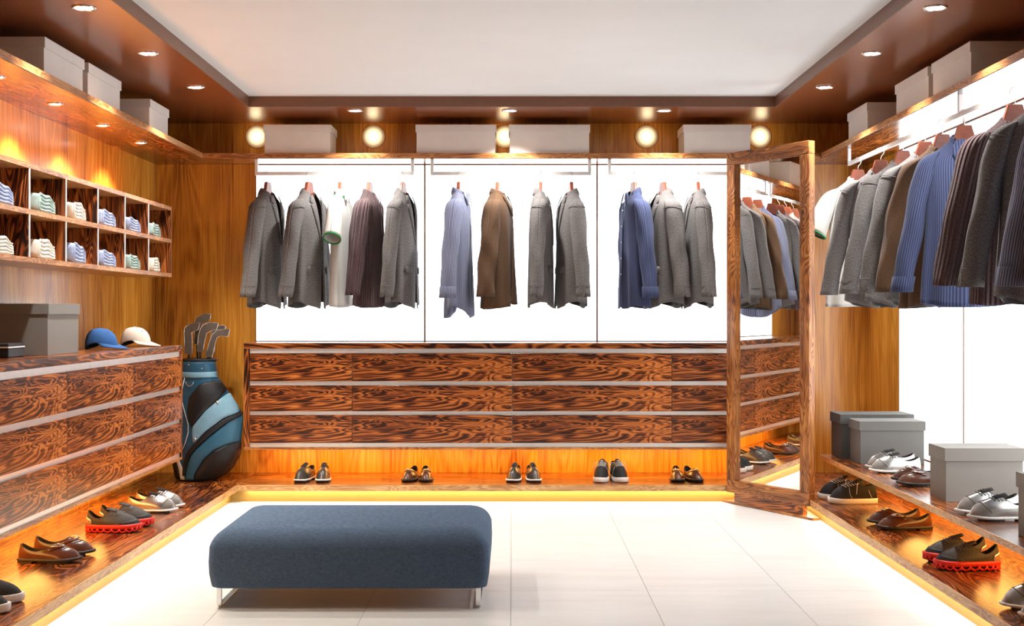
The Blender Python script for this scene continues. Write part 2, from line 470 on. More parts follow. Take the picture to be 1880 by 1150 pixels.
# ------------------------------------------------------------------ drawer cabinets
CZ = [(0.796, 0.987), (0.590, 0.767), (0.373, 0.564)]
CHN = [(0.987, 1.019), (0.767, 0.796), (0.564, 0.590), (0.344, 0.373)]
def cabinet(label, wlabel, L, splits, depth, loc, rz, end):
    t = thing('drawer_cabinet', label, 'cabinet', (loc[0], loc[1], 0.327), rz)
    dz = -0.327
    dp = depth - 0.021        # shadow gap behind the hanging carcass
    bx(end, L - end, 0.024, dp, 0.344 + dz, 1.019 + dz).build('body', 'aluminium', t)
    for a, b_ in ((0, end), (L - end, L)):
        bx(a, b_, 0, dp, 0.344 + dz, 1.019 + dz).build('side_panel', 'rosewood_z', t, bevel=0.001)
    bx(0, L, 0, dp, 0.0, 0.017).build('bottom_board', 'edge_wood', t, bevel=0.001)
    for a, b_ in CHN:
        bx(end, L - end, 0.012, 0.024, a + dz, b_ + dz).build('finger_channel', 'aluminium', t)
    me = {}
    for a, b_ in zip(splits, splits[1:]):
        for z0, z1 in CZ:
            k = (round(b_ - a, 3), round(z1 - z0, 3))
            if k not in me:
                me[k] = bx(0.002, k[0] - 0.002, 0, 0.024, 0, k[1]).mesh('drawer', 'rosewood_x')
            d = link('drawer', me[k], t); d.location = (a, 0, z0 + dz)
            md = d.modifiers.new('edge', 'BEVEL'); md.width = 0.001; md.segments = 1
    wt = bx(0, L, 0, depth, 0, 0.039).build('worktop', 'rosewood_plinth', None, bevel=0.0015)
    wt.location = (loc[0], loc[1], 1.019); wt.rotation_euler = (0, 0, rz)
    tag(wt, wlabel, 'worktop')
    return t
cabinet('wide wall-hung rosewood cabinet with twelve drawers on the back wall', 'long rosewood worktop below the glowing back panels',
        3.674, [0.04, 0.743, 1.837, 2.931, 3.634], YB - 8.95, (-1.837, 8.95, 0), 0, 0.04)
cabinet('wall-hung rosewood cabinet of drawers along the left wall', 'rosewood worktop carrying the two caps and a grey box',
        5.50, [0.03, 1.116, 2.23, 3.328, 4.416, 5.47], XW - 2.11, (-2.11, 2.87, 0), PI / 2, 0.03)
strip('warm light strip under the wide back drawer cabinet', 3.5, (-1.75, 9.20, 0.327), 0, 'led_under', 0.24)
strip('warm light strip under the left drawer cabinet', 5.2, (-2.36, 3.0, 0.327), PI / 2, 'led_under', 0.24)

# ------------------------------------------------------------------ upper shelves
def shelf(label, L, depth, loc, rz, under='rosewood_plinth'):
    t = thing('wall_shelf', label, 'shelf', loc, rz)
    bx(0, L, 0, depth, 0.003, 0.038).build('board', 'edge_wood', t, bevel=0.0015)
    bx(0, L, 0.002, depth, 0.0, 0.003).build('underside', under, t)
    return t
SX, SY, SZ = 2.13, 9.008, 2.328
shelf('high wooden shelf on the back wall holding four grey boxes', 2 * SX, YB - SY, (-SX, SY, SZ), 0)
shelf('high wooden shelf on the left wall with small downlights beneath', YB - YS, XW - SX, (-SX, YS, SZ), PI / 2)
shelf('high wooden shelf on the right wall above the clothes rail', YB - YS, XW - SX, (SX, YB, SZ), -PI / 2)
# right shoe shelf
t = thing('shoe_shelf', 'wooden shoe shelf above the right plinth carrying boxes and shoes', 'shelf', (1.967, 8.35, 0.33), -PI / 2)
bx(0, 8.35 - YS, 0.004, XW - 1.967, 0, 0.03).build('board', 'rosewood_plinth', t, bevel=0.0015)
bx(0, 8.35 - YS, 0, 0.004, 0, 0.03).build('front_edge', 'edge_bounce_lit', t)
strip('warm light strip under the right shoe shelf', 8.35 - YS - 0.1, (2.32, 8.30, 0.33), -PI / 2, 'led_under', 0.24)

# ------------------------------------------------------------------ cubby unit on the left wall
cub = thing('cubby_shelf', 'two-row wooden cubby shelf with thin pale dividers on left wall', 'shelf', (-2.25, 5.08, 1.5), PI / 2)
CL = 8.645 - 5.08
for z in (0, 0.225, 0.44):
    bx(0, CL, 0, 0.30, z, z + 0.025).build('board', 'edge_wood', cub, bevel=0.001)
bx(0.0, CL, 0.288, 0.30, 0.025, 0.44).build('back_panel', 'rosewood_z', cub)
for z0, z1 in ((0.025, 0.225), (0.25, 0.44)):
    for y in (5.10, 5.6, 6.10, 6.60, 7.11, 7.605, 8.10):
        x = y - 5.08
        d = bx(x - 0.006, x + 0.006, 0.004, 0.288, z0, z1).build('divider', 'rosewood_z', cub)
        bx(x - 0.006, x + 0.006, 0.0, 0.004, z0, z1).build('edge_strip', 'white_metal', d)
    bx(CL - 0.025, CL, 0.0, 0.288, z0, z1).build('end_panel', 'rosewood_z', cub)

# ------------------------------------------------------------------ downlights
def spot_data(name, watts, size, col, rad):
    d = bpy.data.lights.new(name, 'SPOT')
    d.energy = watts; d.spot_size = math.radians(size); d.spot_blend = 0.7; d.color = col; d.shadow_soft_size = rad
    return d
SP = spot_data('soffit_spot', SPOT_W, 112, (1.0, 0.97, 0.93), 0.04)
SP2 = spot_data('shelf_spot', SHELF_SPOT_W, 120, (1.0, 0.88, 0.70), 0.03)
def downlight_meshes(r):
    ring = MB().lathe([(r * 0.80, 0.0), (r * 0.82, -0.006), (r * 0.95, -0.006), (r, -0.002), (r, 0.0)], 28).mesh('trim_ring', 'chrome', True)
    lens = MB().lathe([(0.001, -0.004), (r * 0.5, -0.004), (r * 0.81, -0.002), (r * 0.81, 0.0)], 24).mesh('lens', 'lamp_glow', True)
    return ring, lens
DM, DM2 = downlight_meshes(0.054), downlight_meshes(0.040)
def downlight(loc, label, group, dm, sp):
    t = thing('downlight', label, 'downlight', loc, 0, group)
    link('trim_ring', dm[0], t); link('lens', dm[1], t)
    l = link('lamp', sp, t); l.location = (0, 0, -0.012)
ordn = ['nearest the back wall', 'second from the back wall', 'third from the back wall', 'fourth from the back wall', 'fifth from the back wall', 'sixth from the back wall']
for k in range(3):
    y = 7.86 - 1.025 * k
    downlight((-1.903, y, SOF), 'recessed downlight in the left soffit, ' + ordn[k], 'soffit downlights', DM, SP)
    downlight((1.882, y, SOF), 'recessed downlight in the right soffit, ' + ordn[k], 'soffit downlights', DM, SP)
for x, lb in ((-1.052, 'left'), (-0.015, 'middle'), (1.02, 'right')):
    downlight((x, 8.77, SOF), 'recessed downlight in the back soffit, ' + lb + ' of the three', 'soffit downlights', DM, SP)
for k in range(5):
    downlight((-2.32, 8.16 - 0.76 * k, SZ), 'small downlight under the left high shelf, ' + ordn[k], 'shelf downlights', DM2, SP2)
# pools of light on the wall above the back shelf, as added glowing discs
wl = None
for x, lb in ((-1.829, 'added glowing disc for a light pool left of the leftmost back shelf box'), (-0.993, 'added glowing disc for a light pool between the first and second back shelf boxes'), (-0.05, 'added glowing disc for a light pool between the two long back shelf boxes'), (0.965, 'added glowing disc for a light pool left of the box behind the mirror top'), (1.778, 'added glowing disc for a light pool right of the box behind the mirror top')):
    t = thing('painted_pool', lb, 'lamp', (x, YB, 2.529), 0, 'added light pool discs')
    if wl is None:
        m = MB().lathe([(0.083, 0.0), (0.080, 0.004), (0.060, 0.010), (0.03, 0.014), (0.001, 0.015)], 28).xf(Matrix.Rotation(PI / 2, 4, 'X'))
        r = MB().lathe([(0.078, 0.0), (0.085, 0.0), (0.085, 0.002), (0.083, 0.003), (0.078, 0.003)], 28).xf(Matrix.Rotation(PI / 2, 4, 'X'))
        pl_ = bpy.data.lights.new('painted_pool_fill', 'POINT'); pl_.energy = 0.25; pl_.color = (1, 0.8, 0.5); pl_.shadow_soft_size = 0.04  # added point light for the halo around each disc, no fixture there
        wl = (m.mesh('pool_disc', 'painted_pool_glow', True), r.mesh('pool_rim', 'teak_wall', True), pl_)
    link('pool_disc', wl[0], t); link('pool_rim', wl[1], t)
    l = link('lamp', wl[2], t); l.location = (0, -0.07, 0)

# ------------------------------------------------------------------ clothes rails
RZ = 2.241          # top of the rails
def rail(label, L, loc, rz, brackets):
    t = thing('clothes_rail', label, 'clothes rail', loc, rz)
    bx(0, L, -0.008, 0.008, -0.025, 0).build('bar', 'white_metal', t, bevel=0.001)
    for x in brackets:
        bx(x - 0.0105, x + 0.0105, -0.009, 0.009, 0.0, SZ - RZ).build('bracket', 'white_metal', t, bevel=0.001)
RY = 9.045
rail('pale metal clothes rail on the back wall nearest the golf bag', 1.10, (-1.778, RY, RZ), 0, (0.0105, 1.09))
rail('pale metal clothes rail in the middle of the back wall', 1.11, (-0.563, RY, RZ), 0, (0.0105, 1.10))
rail('pale metal clothes rail on the back wall ending behind the mirror', 1.10, (0.664, RY, RZ), 0, (0.0105, 1.09))
RXR = 2.18
rail('long metal clothes rail under the right wall shelf', 4.2, (RXR, 8.46, RZ), -PI / 2, (0.0105, 2.1, 4.19))

# ------------------------------------------------------------------ standing mirror
A = Vector((1.42, 8.66)); B = Vector((1.817, 8.0))
ang = math.atan2(B.y - A.y, B.x - A.x); ML = (B - A).length
mir = thing('standing_mirror', 'tall standing mirror in a broad grained wood frame', 'mirror', (A.x, A.y, 0), ang)
mz0, mz1, mw = 0.078, 2.322, 0.082
def member(x0, x1, z0, z1, m, horizontal):
    o = bx(-(x1 - x0) / 2 if horizontal else -(z1 - z0) / 2, (x1 - x0) / 2 if horizontal else (z1 - z0) / 2, 0, 0.05,
           -(z1 - z0) / 2 if horizontal else -(x1 - x0) / 2, (z1 - z0) / 2 if horizontal else (x1 - x0) / 2).build('frame_member', m, mir, bevel=0.004, seg=2)
    o.location = ((x0 + x1) / 2, 0, (z0 + z1) / 2)
    if not horizontal: o.rotation_euler = (0, PI / 2, 0)
member(0, ML, mz1 - mw, mz1, 'mirror_wood', True)
member(0, ML, mz0, mz0 + mw, 'mirror_wood', True)
member(0, mw, mz0 + mw, mz1 - mw, 'mirror_wood', False)
member(ML - mw, ML, mz0 + mw, mz1 - mw, 'mirror_wood', False)
bx(mw, ML - mw, 0.026, 0.030, mz0 + mw, mz1 - mw).build('mirror_glass', 'glass_mirror', mir)
bx(mw, ML - mw, 0.030, 0.046, mz0 + mw, mz1 - mw).build('backing_board', 'dark_joint', mir)
bx(0.07, ML - 0.06, 0.008, 0.045, 0.016, mz0).build('pedestal', 'rosewood_x', mir, bevel=0.001)
Mi = Matrix.Translation((A.x, A.y, 0)) @ Matrix.Rotation(ang, 4, 'Z')
Mi.invert()
tri = [Vector((1.405, 8.742, 0)), Vector((1.826, 7.945, 0)), Vector((1.872, 7.96, 0)), Vector((1.872, 8.742, 0))]
pm = MB(); n0 = len(tri)
pm.v = [tuple(Mi @ p) for p in tri] + [tuple(Mi @ (p + Vector((0, 0, 0.016)))) for p in tri]
pm.f = [(0, 1, 2, 3), (7, 6, 5, 4)] + [(i, (i + 1) % 4, 4 + (i + 1) % 4, 4 + i) for i in range(4)]
pm.build('base_plate', 'mirror_wood', mir, bevel=0.001)

# ------------------------------------------------------------------ bench
BX0, BX1, BY0, BY1 = -1.290, -0.106, 5.57, 6.37
bn = thing('bench', 'long navy upholstered bench with chrome sled legs', 'bench', ((BX0 + BX1) / 2, (BY0 + BY1) / 2, 0))
hw_, hd_ = (BX1 - BX0) / 2, (BY1 - BY0) / 2
def rbox():
    m = MB(); z0, z1 = 0.088, 0.352
    nz = [(0.0, 0.012, 0), (0.004, 0.003, 0), (0.012, 0.0, 0)]
    prof = [(z0, 0.012), (z0 + 0.004, 0.003), (z0 + 0.012, 0.0), (z0 + 0.06, -0.008), (z0 + 0.11, -0.010)]
    rr = 0.095
    for k in range(1, 9):
        a = PI / 2 * k / 8
        prof.append((z1 - 0.012 - rr + rr * sin(a) , -0.010 * (1 - k / 8) + rr * (1 - cos(a)) * 0.9))
    R = []
    for z, ins in prof:
        ring = []
        rc = 0.045
        for cx_, cy_, a0 in ((1, 1, 0), (-1, 1, 90), (-1, -1, 180), (1, -1, 270)):
            for q in range(7):
                a = math.radians(a0 + 90 * q / 6)
                ring.append(((hw_ - rc) * cx_ + rc * cos(a) - ins * (cx_ if True else 0), (hd_ - rc) * cy_ + rc * sin(a) - ins * cy_, z))
        R.append(ring)
    # domed top
    top = R[-1]
    for s_, dz in ((0.75, 0.008), (0.45, 0.012), (0.15, 0.0135)):
        R.append([(p[0] * s_, p[1] * s_, p[2] + dz) for p in top])
    m.rings(R, True, True, True)
    return m
rbox().build('cushion', 'bench_fabric', bn, True)
for sx in (-1, 1):
    x = sx * (hw_ - 0.038)
    pts = [(x, -hd_ + 0.02, 0.095), (x, -hd_ + 0.02, 0.03), (x, -hd_ + 0.024, 0.018), (x, -hd_ + 0.034, 0.0115), (x, -hd_ + 0.05, 0.011),
           (x, hd_ - 0.07, 0.011), (x, hd_ - 0.054, 0.0115), (x, hd_ - 0.044, 0.018), (x, hd_ - 0.04, 0.03), (x, hd_ - 0.04, 0.095)]
    lg = MB(); 
    R = []
    P = [Vector(p) for p in pts]
    for i, p in enumerate(P):
        tdir = (P[min(i + 1, len(P) - 1)] - P[max(i - 1, 0)]).normalized()
        nrm = Vector((1, 0, 0)).cross(tdir).normalized()
        R.append([p + Vector((0.011 * a, 0, 0)) + nrm * (0.006 * b_) for a, b_ in ((-1, -1), (1, -1), (1, 1), (-1, 1))])
    lg.rings(R, True, True, True).build('leg', 'chrome', bn, bevel=0.0015)

# ------------------------------------------------------------------ storage boxes
def gbox(x0, x1, y0, y1, z0, h, label, group, m='box_grey', lid=0.052):
    """x,y: outer extents of the lid"""
    t = thing('storage_box', label, 'box', ((x0 + x1) / 2, (y0 + y1) / 2, z0), 0, group)
    a, b_ = (x1 - x0) / 2, (y1 - y0) / 2
    bx(-a + 0.007, a - 0.007, -b_ + 0.007, b_ - 0.007, 0, h - 0.004).build('body', m, t, bevel=0.002)
    l = MB()
    # hollow lid: skirt and top
    l.box(-a, a, -b_, b_, h - 0.004, h)
    l.box(-a, a, -b_, -b_ + 0.004, h - lid, h - 0.004); l.box(-a, a, b_ - 0.004, b_, h - lid, h - 0.004)
    l.box(-a, -a + 0.004, -b_ + 0.004, b_ - 0.004, h - lid, h - 0.004); l.box(a - 0.004, a, -b_ + 0.004, b_ - 0.004, h - lid, h - 0.004)
    l.build('lid', m, t, bevel=0.0012)
    return t
ST = SZ + 0.038
g = 'grey boxes on the high shelves'
gbox(-1.718, -1.250, 9.03, 9.35, ST, 0.2, 'grey lidded box on back shelf, leftmost of four', g)
gbox(-0.667, -0.109, 9.03, 9.35, ST, 0.2, 'long grey lidded box on back shelf, second from left', g)
gbox(-0.023, 0.540, 9.03, 9.35, ST, 0.2, 'long grey lidded box on back shelf, third from left', g)
gbox(1.183, 1.654, 9.03, 9.35, ST, 0.2, 'grey lidded box on back shelf above the mirror', g)
gbox(-2.53, -2.197, 7.94, 8.38, ST, 0.2, 'grey lidded box on left high shelf nearest the back wall', g)
gbox(-2.53, -2.197, 6.785, 7.355, ST, 0.2, 'grey lidded box on left high shelf, middle one', g)
gbox(-2.53, -2.197, 6.15, 6.72, ST, 0.2, 'large grey lidded box on left high shelf nearest the viewer', g)
gbox(2.19, 2.53, 8.07, 8.54, ST, 0.2, 'grey lidded box on right high shelf nearest the back wall', g)
gbox(2.19, 2.53, 6.89, 7.48, ST, 0.2, 'grey lidded box on right high shelf, middle one', g)
gbox(2.19, 2.53, 6.25, 6.83, ST, 0.2, 'large grey lidded box on right high shelf nearest the viewer', g)
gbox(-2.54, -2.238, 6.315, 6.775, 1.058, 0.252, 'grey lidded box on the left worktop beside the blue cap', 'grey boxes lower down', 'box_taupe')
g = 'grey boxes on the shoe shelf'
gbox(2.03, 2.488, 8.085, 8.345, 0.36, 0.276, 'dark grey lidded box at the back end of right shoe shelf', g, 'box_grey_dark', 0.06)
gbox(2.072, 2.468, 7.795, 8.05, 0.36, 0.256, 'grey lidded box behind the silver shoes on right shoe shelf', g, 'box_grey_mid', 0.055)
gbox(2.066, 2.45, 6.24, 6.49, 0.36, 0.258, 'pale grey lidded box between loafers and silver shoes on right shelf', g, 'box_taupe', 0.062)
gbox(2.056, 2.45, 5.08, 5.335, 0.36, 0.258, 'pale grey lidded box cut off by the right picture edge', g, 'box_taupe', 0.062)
# small case at the left edge of the picture
t = thing('trinket_case', 'small black case with silver band at the left picture edge', 'case', (-2.41, 6.07, 1.058))
bx(-0.11, 0.11, -0.1, 0.1, 0, 0.045).build('body', 'bag_black', t, bevel=0.006)
bx(-0.111, 0.111, -0.101, 0.101, 0.045, 0.052).build('band', 'aluminium', t, bevel=0.001)
bx(-0.11, 0.11, -0.1, 0.1, 0.052, 0.066).build('lid', 'bag_black', t, bevel=0.005)

# ------------------------------------------------------------------ hangers and garments (origin = top of the rail, front = -y)
def make_hanger():
    t = thing('clothes_hanger', 'wooden hanger', 'hanger')
    poly = [(-0.033, -0.072), (0.033, -0.072), (0.040, -0.098), (0.054, -0.140), (0.080, -0.178), (0.112, -0.208), (0.140, -0.232), (0.148, -0.240), (0.146, -0.250), (0.136, -0.252),
            (0.10, -0.232), (0.065, -0.204), (0.03, -0.170), (0.0, -0.158)]
    full = poly + [(-x, z) for x, z in poly[::-1] if x > 0.034 or (x > 0 and z < -0.1)]
    MB().prism(full, -0.012, 0.012).build('shoulder_bar', 'hanger_wood', t, bevel=0.004)
    pts = [(0, 0, -0.08), (0, 0, -0.058), (0.006, 0, -0.046), (0.017, 0, -0.034)]
    for q in range(0, 13):
        a = math.radians(-35 + 235 * q / 12)
        pts.append((0.021 * cos(a), 0, -0.0165 + 0.0205 * sin(a)))
    MB().tube(pts, 0.0022, 6).build('hook', 'chrome', t, True)
    return t

JB = [(-0.128, .056, .046), (-0.142, .066, .052), (-0.160, .086, .060), (-0.180, .112, .068), (-0.200, .138, .076), (-0.220, .158, .083), (-0.245, .172, .090), (-0.29, .177, .098),
      (-0.36, .176, .104), (-0.45, .173, .107), (-0.55, .174, .108), (-0.65, .180, .110), (-0.75, .187, .112), (-0.85, .193, .114), (-0.935, .197, .115)]
EX, EY = 0.85, 0.9
def body_wd(tab, z):
    t2 = [(-a, b_) for a, b_, c in tab]; t3 = [(-a, c) for a, b_, c in tab]
    return interp(t2, -z), interp(t3, -z)
def front_y(tab, x, z):
    w_, d_ = body_wd(tab, z)
    s = min(1.0, (abs(x) / w_)) ** (1 / EX)
    return -d_ * max(0.0, 1 - s * s) ** (EY / 2)
def body_mesh(tab, xedge, hem, nphi=44, fold=0.006, neck_dip=0.03, seed=0, hemcut=0.0):
    m = MB()
    zs = []
    for (a, b_) in zip(tab, tab[1:]):
        zs.append(a[0])
        if a[0] - b_[0] > 0.06: zs.append((a[0] + b_[0]) / 2)
    zs.append(tab[-1][0])
    ztop, zbot = zs[0], zs[-1]
    R = []; UV = []
    for z in zs:
        w_, d_ = body_wd(tab, z)
        xe = xedge(z)
        p0 = math.asin(min(0.98, xe / w_) ** (1 / EX)) if xe > 0 else 0.0
        ring = []; uvr = []
        tz = (ztop - z) / (ztop - zbot)
        for i in range(nphi + 1):
            ph = lerp(p0, 2 * PI - p0, i / nphi)
            fx, fy = sgp(sin(ph), EX), -sgp(cos(ph), EY)
            x, y = w_ * fx, d_ * fy
            am = fold * max(0, tz - 0.15) * 1.2
            k1 = sin(5 * ph + 1.3 + seed) * 0.6 + sin(9 * ph + seed * 2.1 + z * 3) * 0.4
            x += am * k1 * fx; y += am * k1 * (1.6 if abs(fy) > 0.3 else 0.8) * (1 if fy > 0 else -1)
            zz = z
            fr = max(0, cos(ph))
            zz -= neck_dip * fr * max(0, 1 - tz * 7)
            zz += hem(ph) * max(0, (tz - 0.55) / 0.45) ** 2
            if hemcut and tz > 0.8:
                zz += hemcut * max(0, 1 - abs(x) / 0.09) * fr * ((tz - 0.8) / 0.2)
            ring.append((x, y, zz)); uvr.append((ph * 0.155, zz))
        R.append(ring); UV.append(uvr)
    m.rings(R, False, uv=lambda a, b_: UV[a][b_])
    return m
SL = [(-0.196, .118, 0, .010, .030), (-0.208, .138, 0, .028, .048), (-0.228, .157, .004, .040, .060), (-0.254, .170, .006, .045, .065), (-0.30, .181, .010, .048, .066),
      (-0.38, .196, .014, .050, .065), (-0.50, .218, .018, .051, .062), (-0.62, .239, .022, .050, .060), (-0.74, .259, .027, .049, .058), (-0.87, .279, .032, .047, .057)]
def sleeve_mesh(tab, s, k=22, fold=0.004, seed=0, tip=0.0):
    m = MB(); R = []; UV = []
    zt = tab[0][0]; zb = tab[-1][0]
    tb = []
    for a, b_ in zip(tab, tab[1:]):
        tb.append(a)
        if a[0] - b_[0] > 0.06: tb.append(tuple((p + q) / 2 for p, q in zip(a, b_)))
    tb.append(tab[-1])
    for (z, cx_, cy_, rx, ry) in tb:
        tz = (zt - z) / (zt - zb)
        ring = []; uvr = []
        for i in range(k + 1):
            a = 2 * PI * i / k
            f = 1 + fold / rx * (sin(3 * a + z * 14 + seed) * 0.5 + sin(2 * a - z * 25 + seed * 1.7) * 0.5) * min(1, tz * 3)
            x = cx_ + rx * cos(a) * f; y = cy_ + ry * sin(a) * f
            ring.append((s * x, y, z + tip * cos(a) * tz))
            uvr.append((a * 0.055, z))
        R.append(ring); UV.append(uvr)
    m.rings(R, False, uv=lambda a, b_: UV[a][b_])
    return m
def patch(tab, rows, off, ncol=5, mirror=1, bulge=0.0):
    """cloth patch lying on the garment's front; rows = (z, x_inner, x_outer)"""
    m = MB(); R = []; UV = []
    for z, xa, xb in rows:
        r = []; u = []
        for i in range(ncol):
            q = i / (ncol - 1); x = lerp(xa, xb, q)
            o_ = off if not isinstance(off, tuple) else lerp(off[0], off[1], (rows[0][0] - z) / (rows[0][0] - rows[-1][0]))
            y = front_y(tab, x, z) - o_ - bulge * sin(PI * q)
            r.append((mirror * x, y, z)); u.append((x, z))
        R.append(r); UV.append(u)
    m.rings(R, False, uv=lambda a, b_: UV[a][b_])
    return m
def collar_mesh(r0, r1, z_back, z_front, drop, spread=150, n=22, stand=0.012):
    m = MB(); R = []; UV = []
    for (rx, ry, dz) in ((r0[0] - 0.004, r0[1] - 0.004, -0.012), (r0[0] - 0.003, r0[1] - 0.003, stand * 0.6), (r0[0] + 0.002, r0[1] + 0.002, stand), (r0[0] + 0.009, r0[1] + 0.009, stand * 0.5), (lerp(r0[0], r1[0], .6) + .005, lerp(r0[1], r1[1], .6) + .005, -drop * 0.45), (r1[0], r1[1], -drop)):
        r = []; u = []
        for i in range(n + 1):
            a = math.radians(lerp(-spread, spread, i / n))
            f = (1 - cos(a)) / 2
            r.append((rx * sin(a), ry * cos(a), lerp(z_back, z_front, f) + dz)); u.append((a * 0.07 , dz + (a * .3)))
        R.append(r); UV.append(u)
    m.rings(R, False, uv=lambda a, b_: UV[a][b_])
    return m
def button(m, x, y, z, r=0.006):
    n = len(m.v)
    m.lathe([(r * 0.2, 0.003), (r, 0.002), (r, 0.0)], 10)
    m.xf(Matrix.Translation((x, y, z)) @ Matrix.Rotation(PI / 2, 4, 'X'), n)
    return m

def make_garment(kind):
    if kind == 'blazer':
        t = thing('wool_blazer', 'x', 'jacket'); mt = 'wool_grey'
        xe = lambda z: interp([(0.128, 0.042), (0.16, 0.046), (0.24, 0.040), (0.50, 0.003), (0.62, 0.002), (0.94, 0.022)], -z)
        body_mesh(JB, xe, lambda p: -0.022 * cos(2 * p) + 0.012, seed=1, hemcut=-0.012, fold=0.011).build('body', [mt, 'lining_dark'], t, True, solid=0.004, solid_mat=1, subsurf=1)
        for s in (-1, 1):
            sleeve_mesh(SL, s, seed=s, fold=0.007).build('sleeve', [mt, 'lining_dark'], t, True, solid=0.004, solid_mat=1, subsurf=1)
            rows = [(-0.168, .044, .068), (-0.19, .045, .084), (-0.215, .044, .100), (-0.228, .043, .074), (-0.232, .042, .100), (-0.27, .038, .092), (-0.33, .030, .074), (-0.40, .019, .048), (-0.46, .010, .026), (-0.51, .002, .006)]
            patch(JB, rows, 0.006, 5, s, 0.004).build('lapel', mt, t, True, solid=0.003)
            fl_ = patch(JB, [(-0.66, .075, .145), (-0.68, .075, .145), (-0.705, .078, .145)], 0.007, 5, s).build('pocket_flap', mt, t, True, solid=0.003)
            # sewn seams at the shoulder and the cuff
            for zz in (-0.262, -0.795):
                cx_ = interp([(-a[0], a[1]) for a in SL], -zz); cy_ = interp([(-a[0], a[2]) for a in SL], -zz)
                rx = interp([(-a[0], a[3]) for a in SL], -zz) + 0.0012; ry = interp([(-a[0], a[4]) for a in SL], -zz) + 0.0012
                MB().tube([(s * (cx_ + rx * cos(q)), cy_ + ry * sin(q), zz + (0.012 * cos(q) if zz > -0.5 else 0)) for q in [2 * PI * i / 26 for i in range(27)]], 0.0022, 5, False).build('seam', mt, t, True)
        collar_mesh((.056, .046), (.086, .074), -0.122, -0.165, 0.040, 128).build('collar', mt, t, True, solid=0.003)
        for z in (-0.53, -0.63):
            button(MB(), 0.012, front_y(JB, 0.012, z) - 0.006, z).build('button', 'button_dark', t)
    elif kind == 'coat':
        t = thing('wool_jacket', 'x', 'jacket'); mt = 'wool_brown'
        tab = JB
        body_mesh(tab, lambda z: interp([(0.128, .034), (.17, .03), (.30, .004), (.94, .006)], -z), lambda p: 0.02 * sin(p + .6), seed=4, fold=0.020).build('body', [mt, 'lining_dark'], t, True, solid=0.004, solid_mat=1, subsurf=1)
        for s in (-1, 1):
            tab2 = [(z, cx_, cy_, rx + 0.006 * (i > 4), ry + 0.007 * (i > 5)) for i, (z, cx_, cy_, rx, ry) in enumerate(SL)]
            sleeve_mesh(tab2, s, seed=2 + s, fold=0.011).build('sleeve', [mt, 'lining_dark'], t, True, solid=0.004, solid_mat=1, subsurf=1)
            patch(tab, [(-0.165, .046, .075), (-0.20, .040, .085), (-0.25, .026, .062), (-0.31, .006, .02)], 0.006, 4, s, 0.003).build('lapel', mt, t, True, solid=0.003)
        collar_mesh((.056, .046), (.080, .068), -0.122, -0.160, 0.036, 138).build('collar', mt, t, True, solid=0.003)
        for z in (-0.40, -0.52, -0.64):
            button(MB(), 0.012, front_y(tab, 0.012, z) - 0.005, z).build('button', 'button_dark', t)
    elif kind == 'knit':
        t = thing('knit_cardigan', 'x', 'cardigan'); mt = 'knit_plum'
        body_mesh(JB, lambda z: interp([(.128, .036), (.2, .034), (.42, .003), (.94, .004)], -z), lambda p: 0.008 * sin(2 * p), seed=6, fold=0.010).build('body', [mt, 'lining_dark'], t, True, solid=0.007, solid_mat=1, subsurf=1)
        for s in (-1, 1):
            tab2 = [(z * 0.985, cx_ + 0.004, cy_ + 0.02 * max(0, i - 3) / 6, rx + 0.006, ry + 0.004 + 0.008 * sin(PI * i / 9)) for i, (z, cx_, cy_, rx, ry) in enumerate(SL)]
            sleeve_mesh(tab2, s, seed=5 + s, fold=0.006).build('sleeve', [mt, 'lining_dark'], t, True, solid=0.007, solid_mat=1, subsurf=1)
            patch(JB, [(-0.165, .034, .058), (-0.24, .027, .052), (-0.33, .016, .040), (-0.43, .001, .024), (-0.65, .0, .022), (-0.92, .001, .022)], 0.007, 4, s, 0.003).build('front_band', mt, t, True, solid=0.004)
        collar_mesh((.054, .044), (.068, .058), -0.126, -0.166, 0.022, 140).build('collar', mt, t, True, solid=0.005)
        for z in (-0.48, -0.60, -0.72, -0.84):
            button(MB(), 0.0, front_y(JB, 0.0, z) - 0.013, z, 0.008).build('button', 'button_dark', t)
    elif kind in ('shirt_stripe', 'shirt_blue'):
        t = thing('dress_shirt', 'x', 'shirt'); mt = kind
        long_ = 0.085 if kind == 'shirt_stripe' else 0.02
        tab = [(z if z > -0.9 else -0.95, w_ * 0.97, d_ * 0.80) for z, w_, d_ in JB]
        body_mesh(tab, lambda z: interp([(.128, .022), (.19, .012), (.26, .002), (.95, .003)], -z), lambda p: -long_ * (0.5 + 0.5 * cos(2 * p)) + 0.02, seed=3 if long_ > .05 else 8, fold=0.014).build('body', mt, t, True, solid=0.002, subsurf=1)
        for s in (-1, 1):
            tab2 = [(z, cx_ - 0.004, cy_, rx * 0.97, ry * 0.97) for z, cx_, cy_, rx, ry in SL]
            sleeve_mesh(tab2, s, seed=7 + s, fold=0.007).build('sleeve', mt, t, True, solid=0.002, subsurf=1)
            cf = MB(); R = []; UV = []
            for z, e in ((-0.80, .003), (-0.802, .004), (-0.84, .004), (-0.876, .004)):
                cc = interp([(.74, .255), (.87, .275)], -z); cyy = interp([(.74, .027), (.87, .032)], -z)
                R.append([(s * (cc + (.0475 + e) * cos(2 * PI * i / 22)), cyy + (.0555 + e) * sin(2 * PI * i / 22), z) for i in range(23)])
                UV.append([(2 * PI * i / 22 * .055, z) for i in range(23)])
            cf.rings(R, False, uv=lambda a, b_: UV[a][b_]).build('cuff', mt, t, True, solid=0.002)
            # collar points
            patch(tab, [(-0.146, .014, .044), (-0.165, .011, .060), (-0.19, .018, .074), (-0.215, .036, .074), (-0.240, .060, .066)], (0.026, 0.012), 5, s, 0.003).build('collar_point', mt, t, True, solid=0.002)
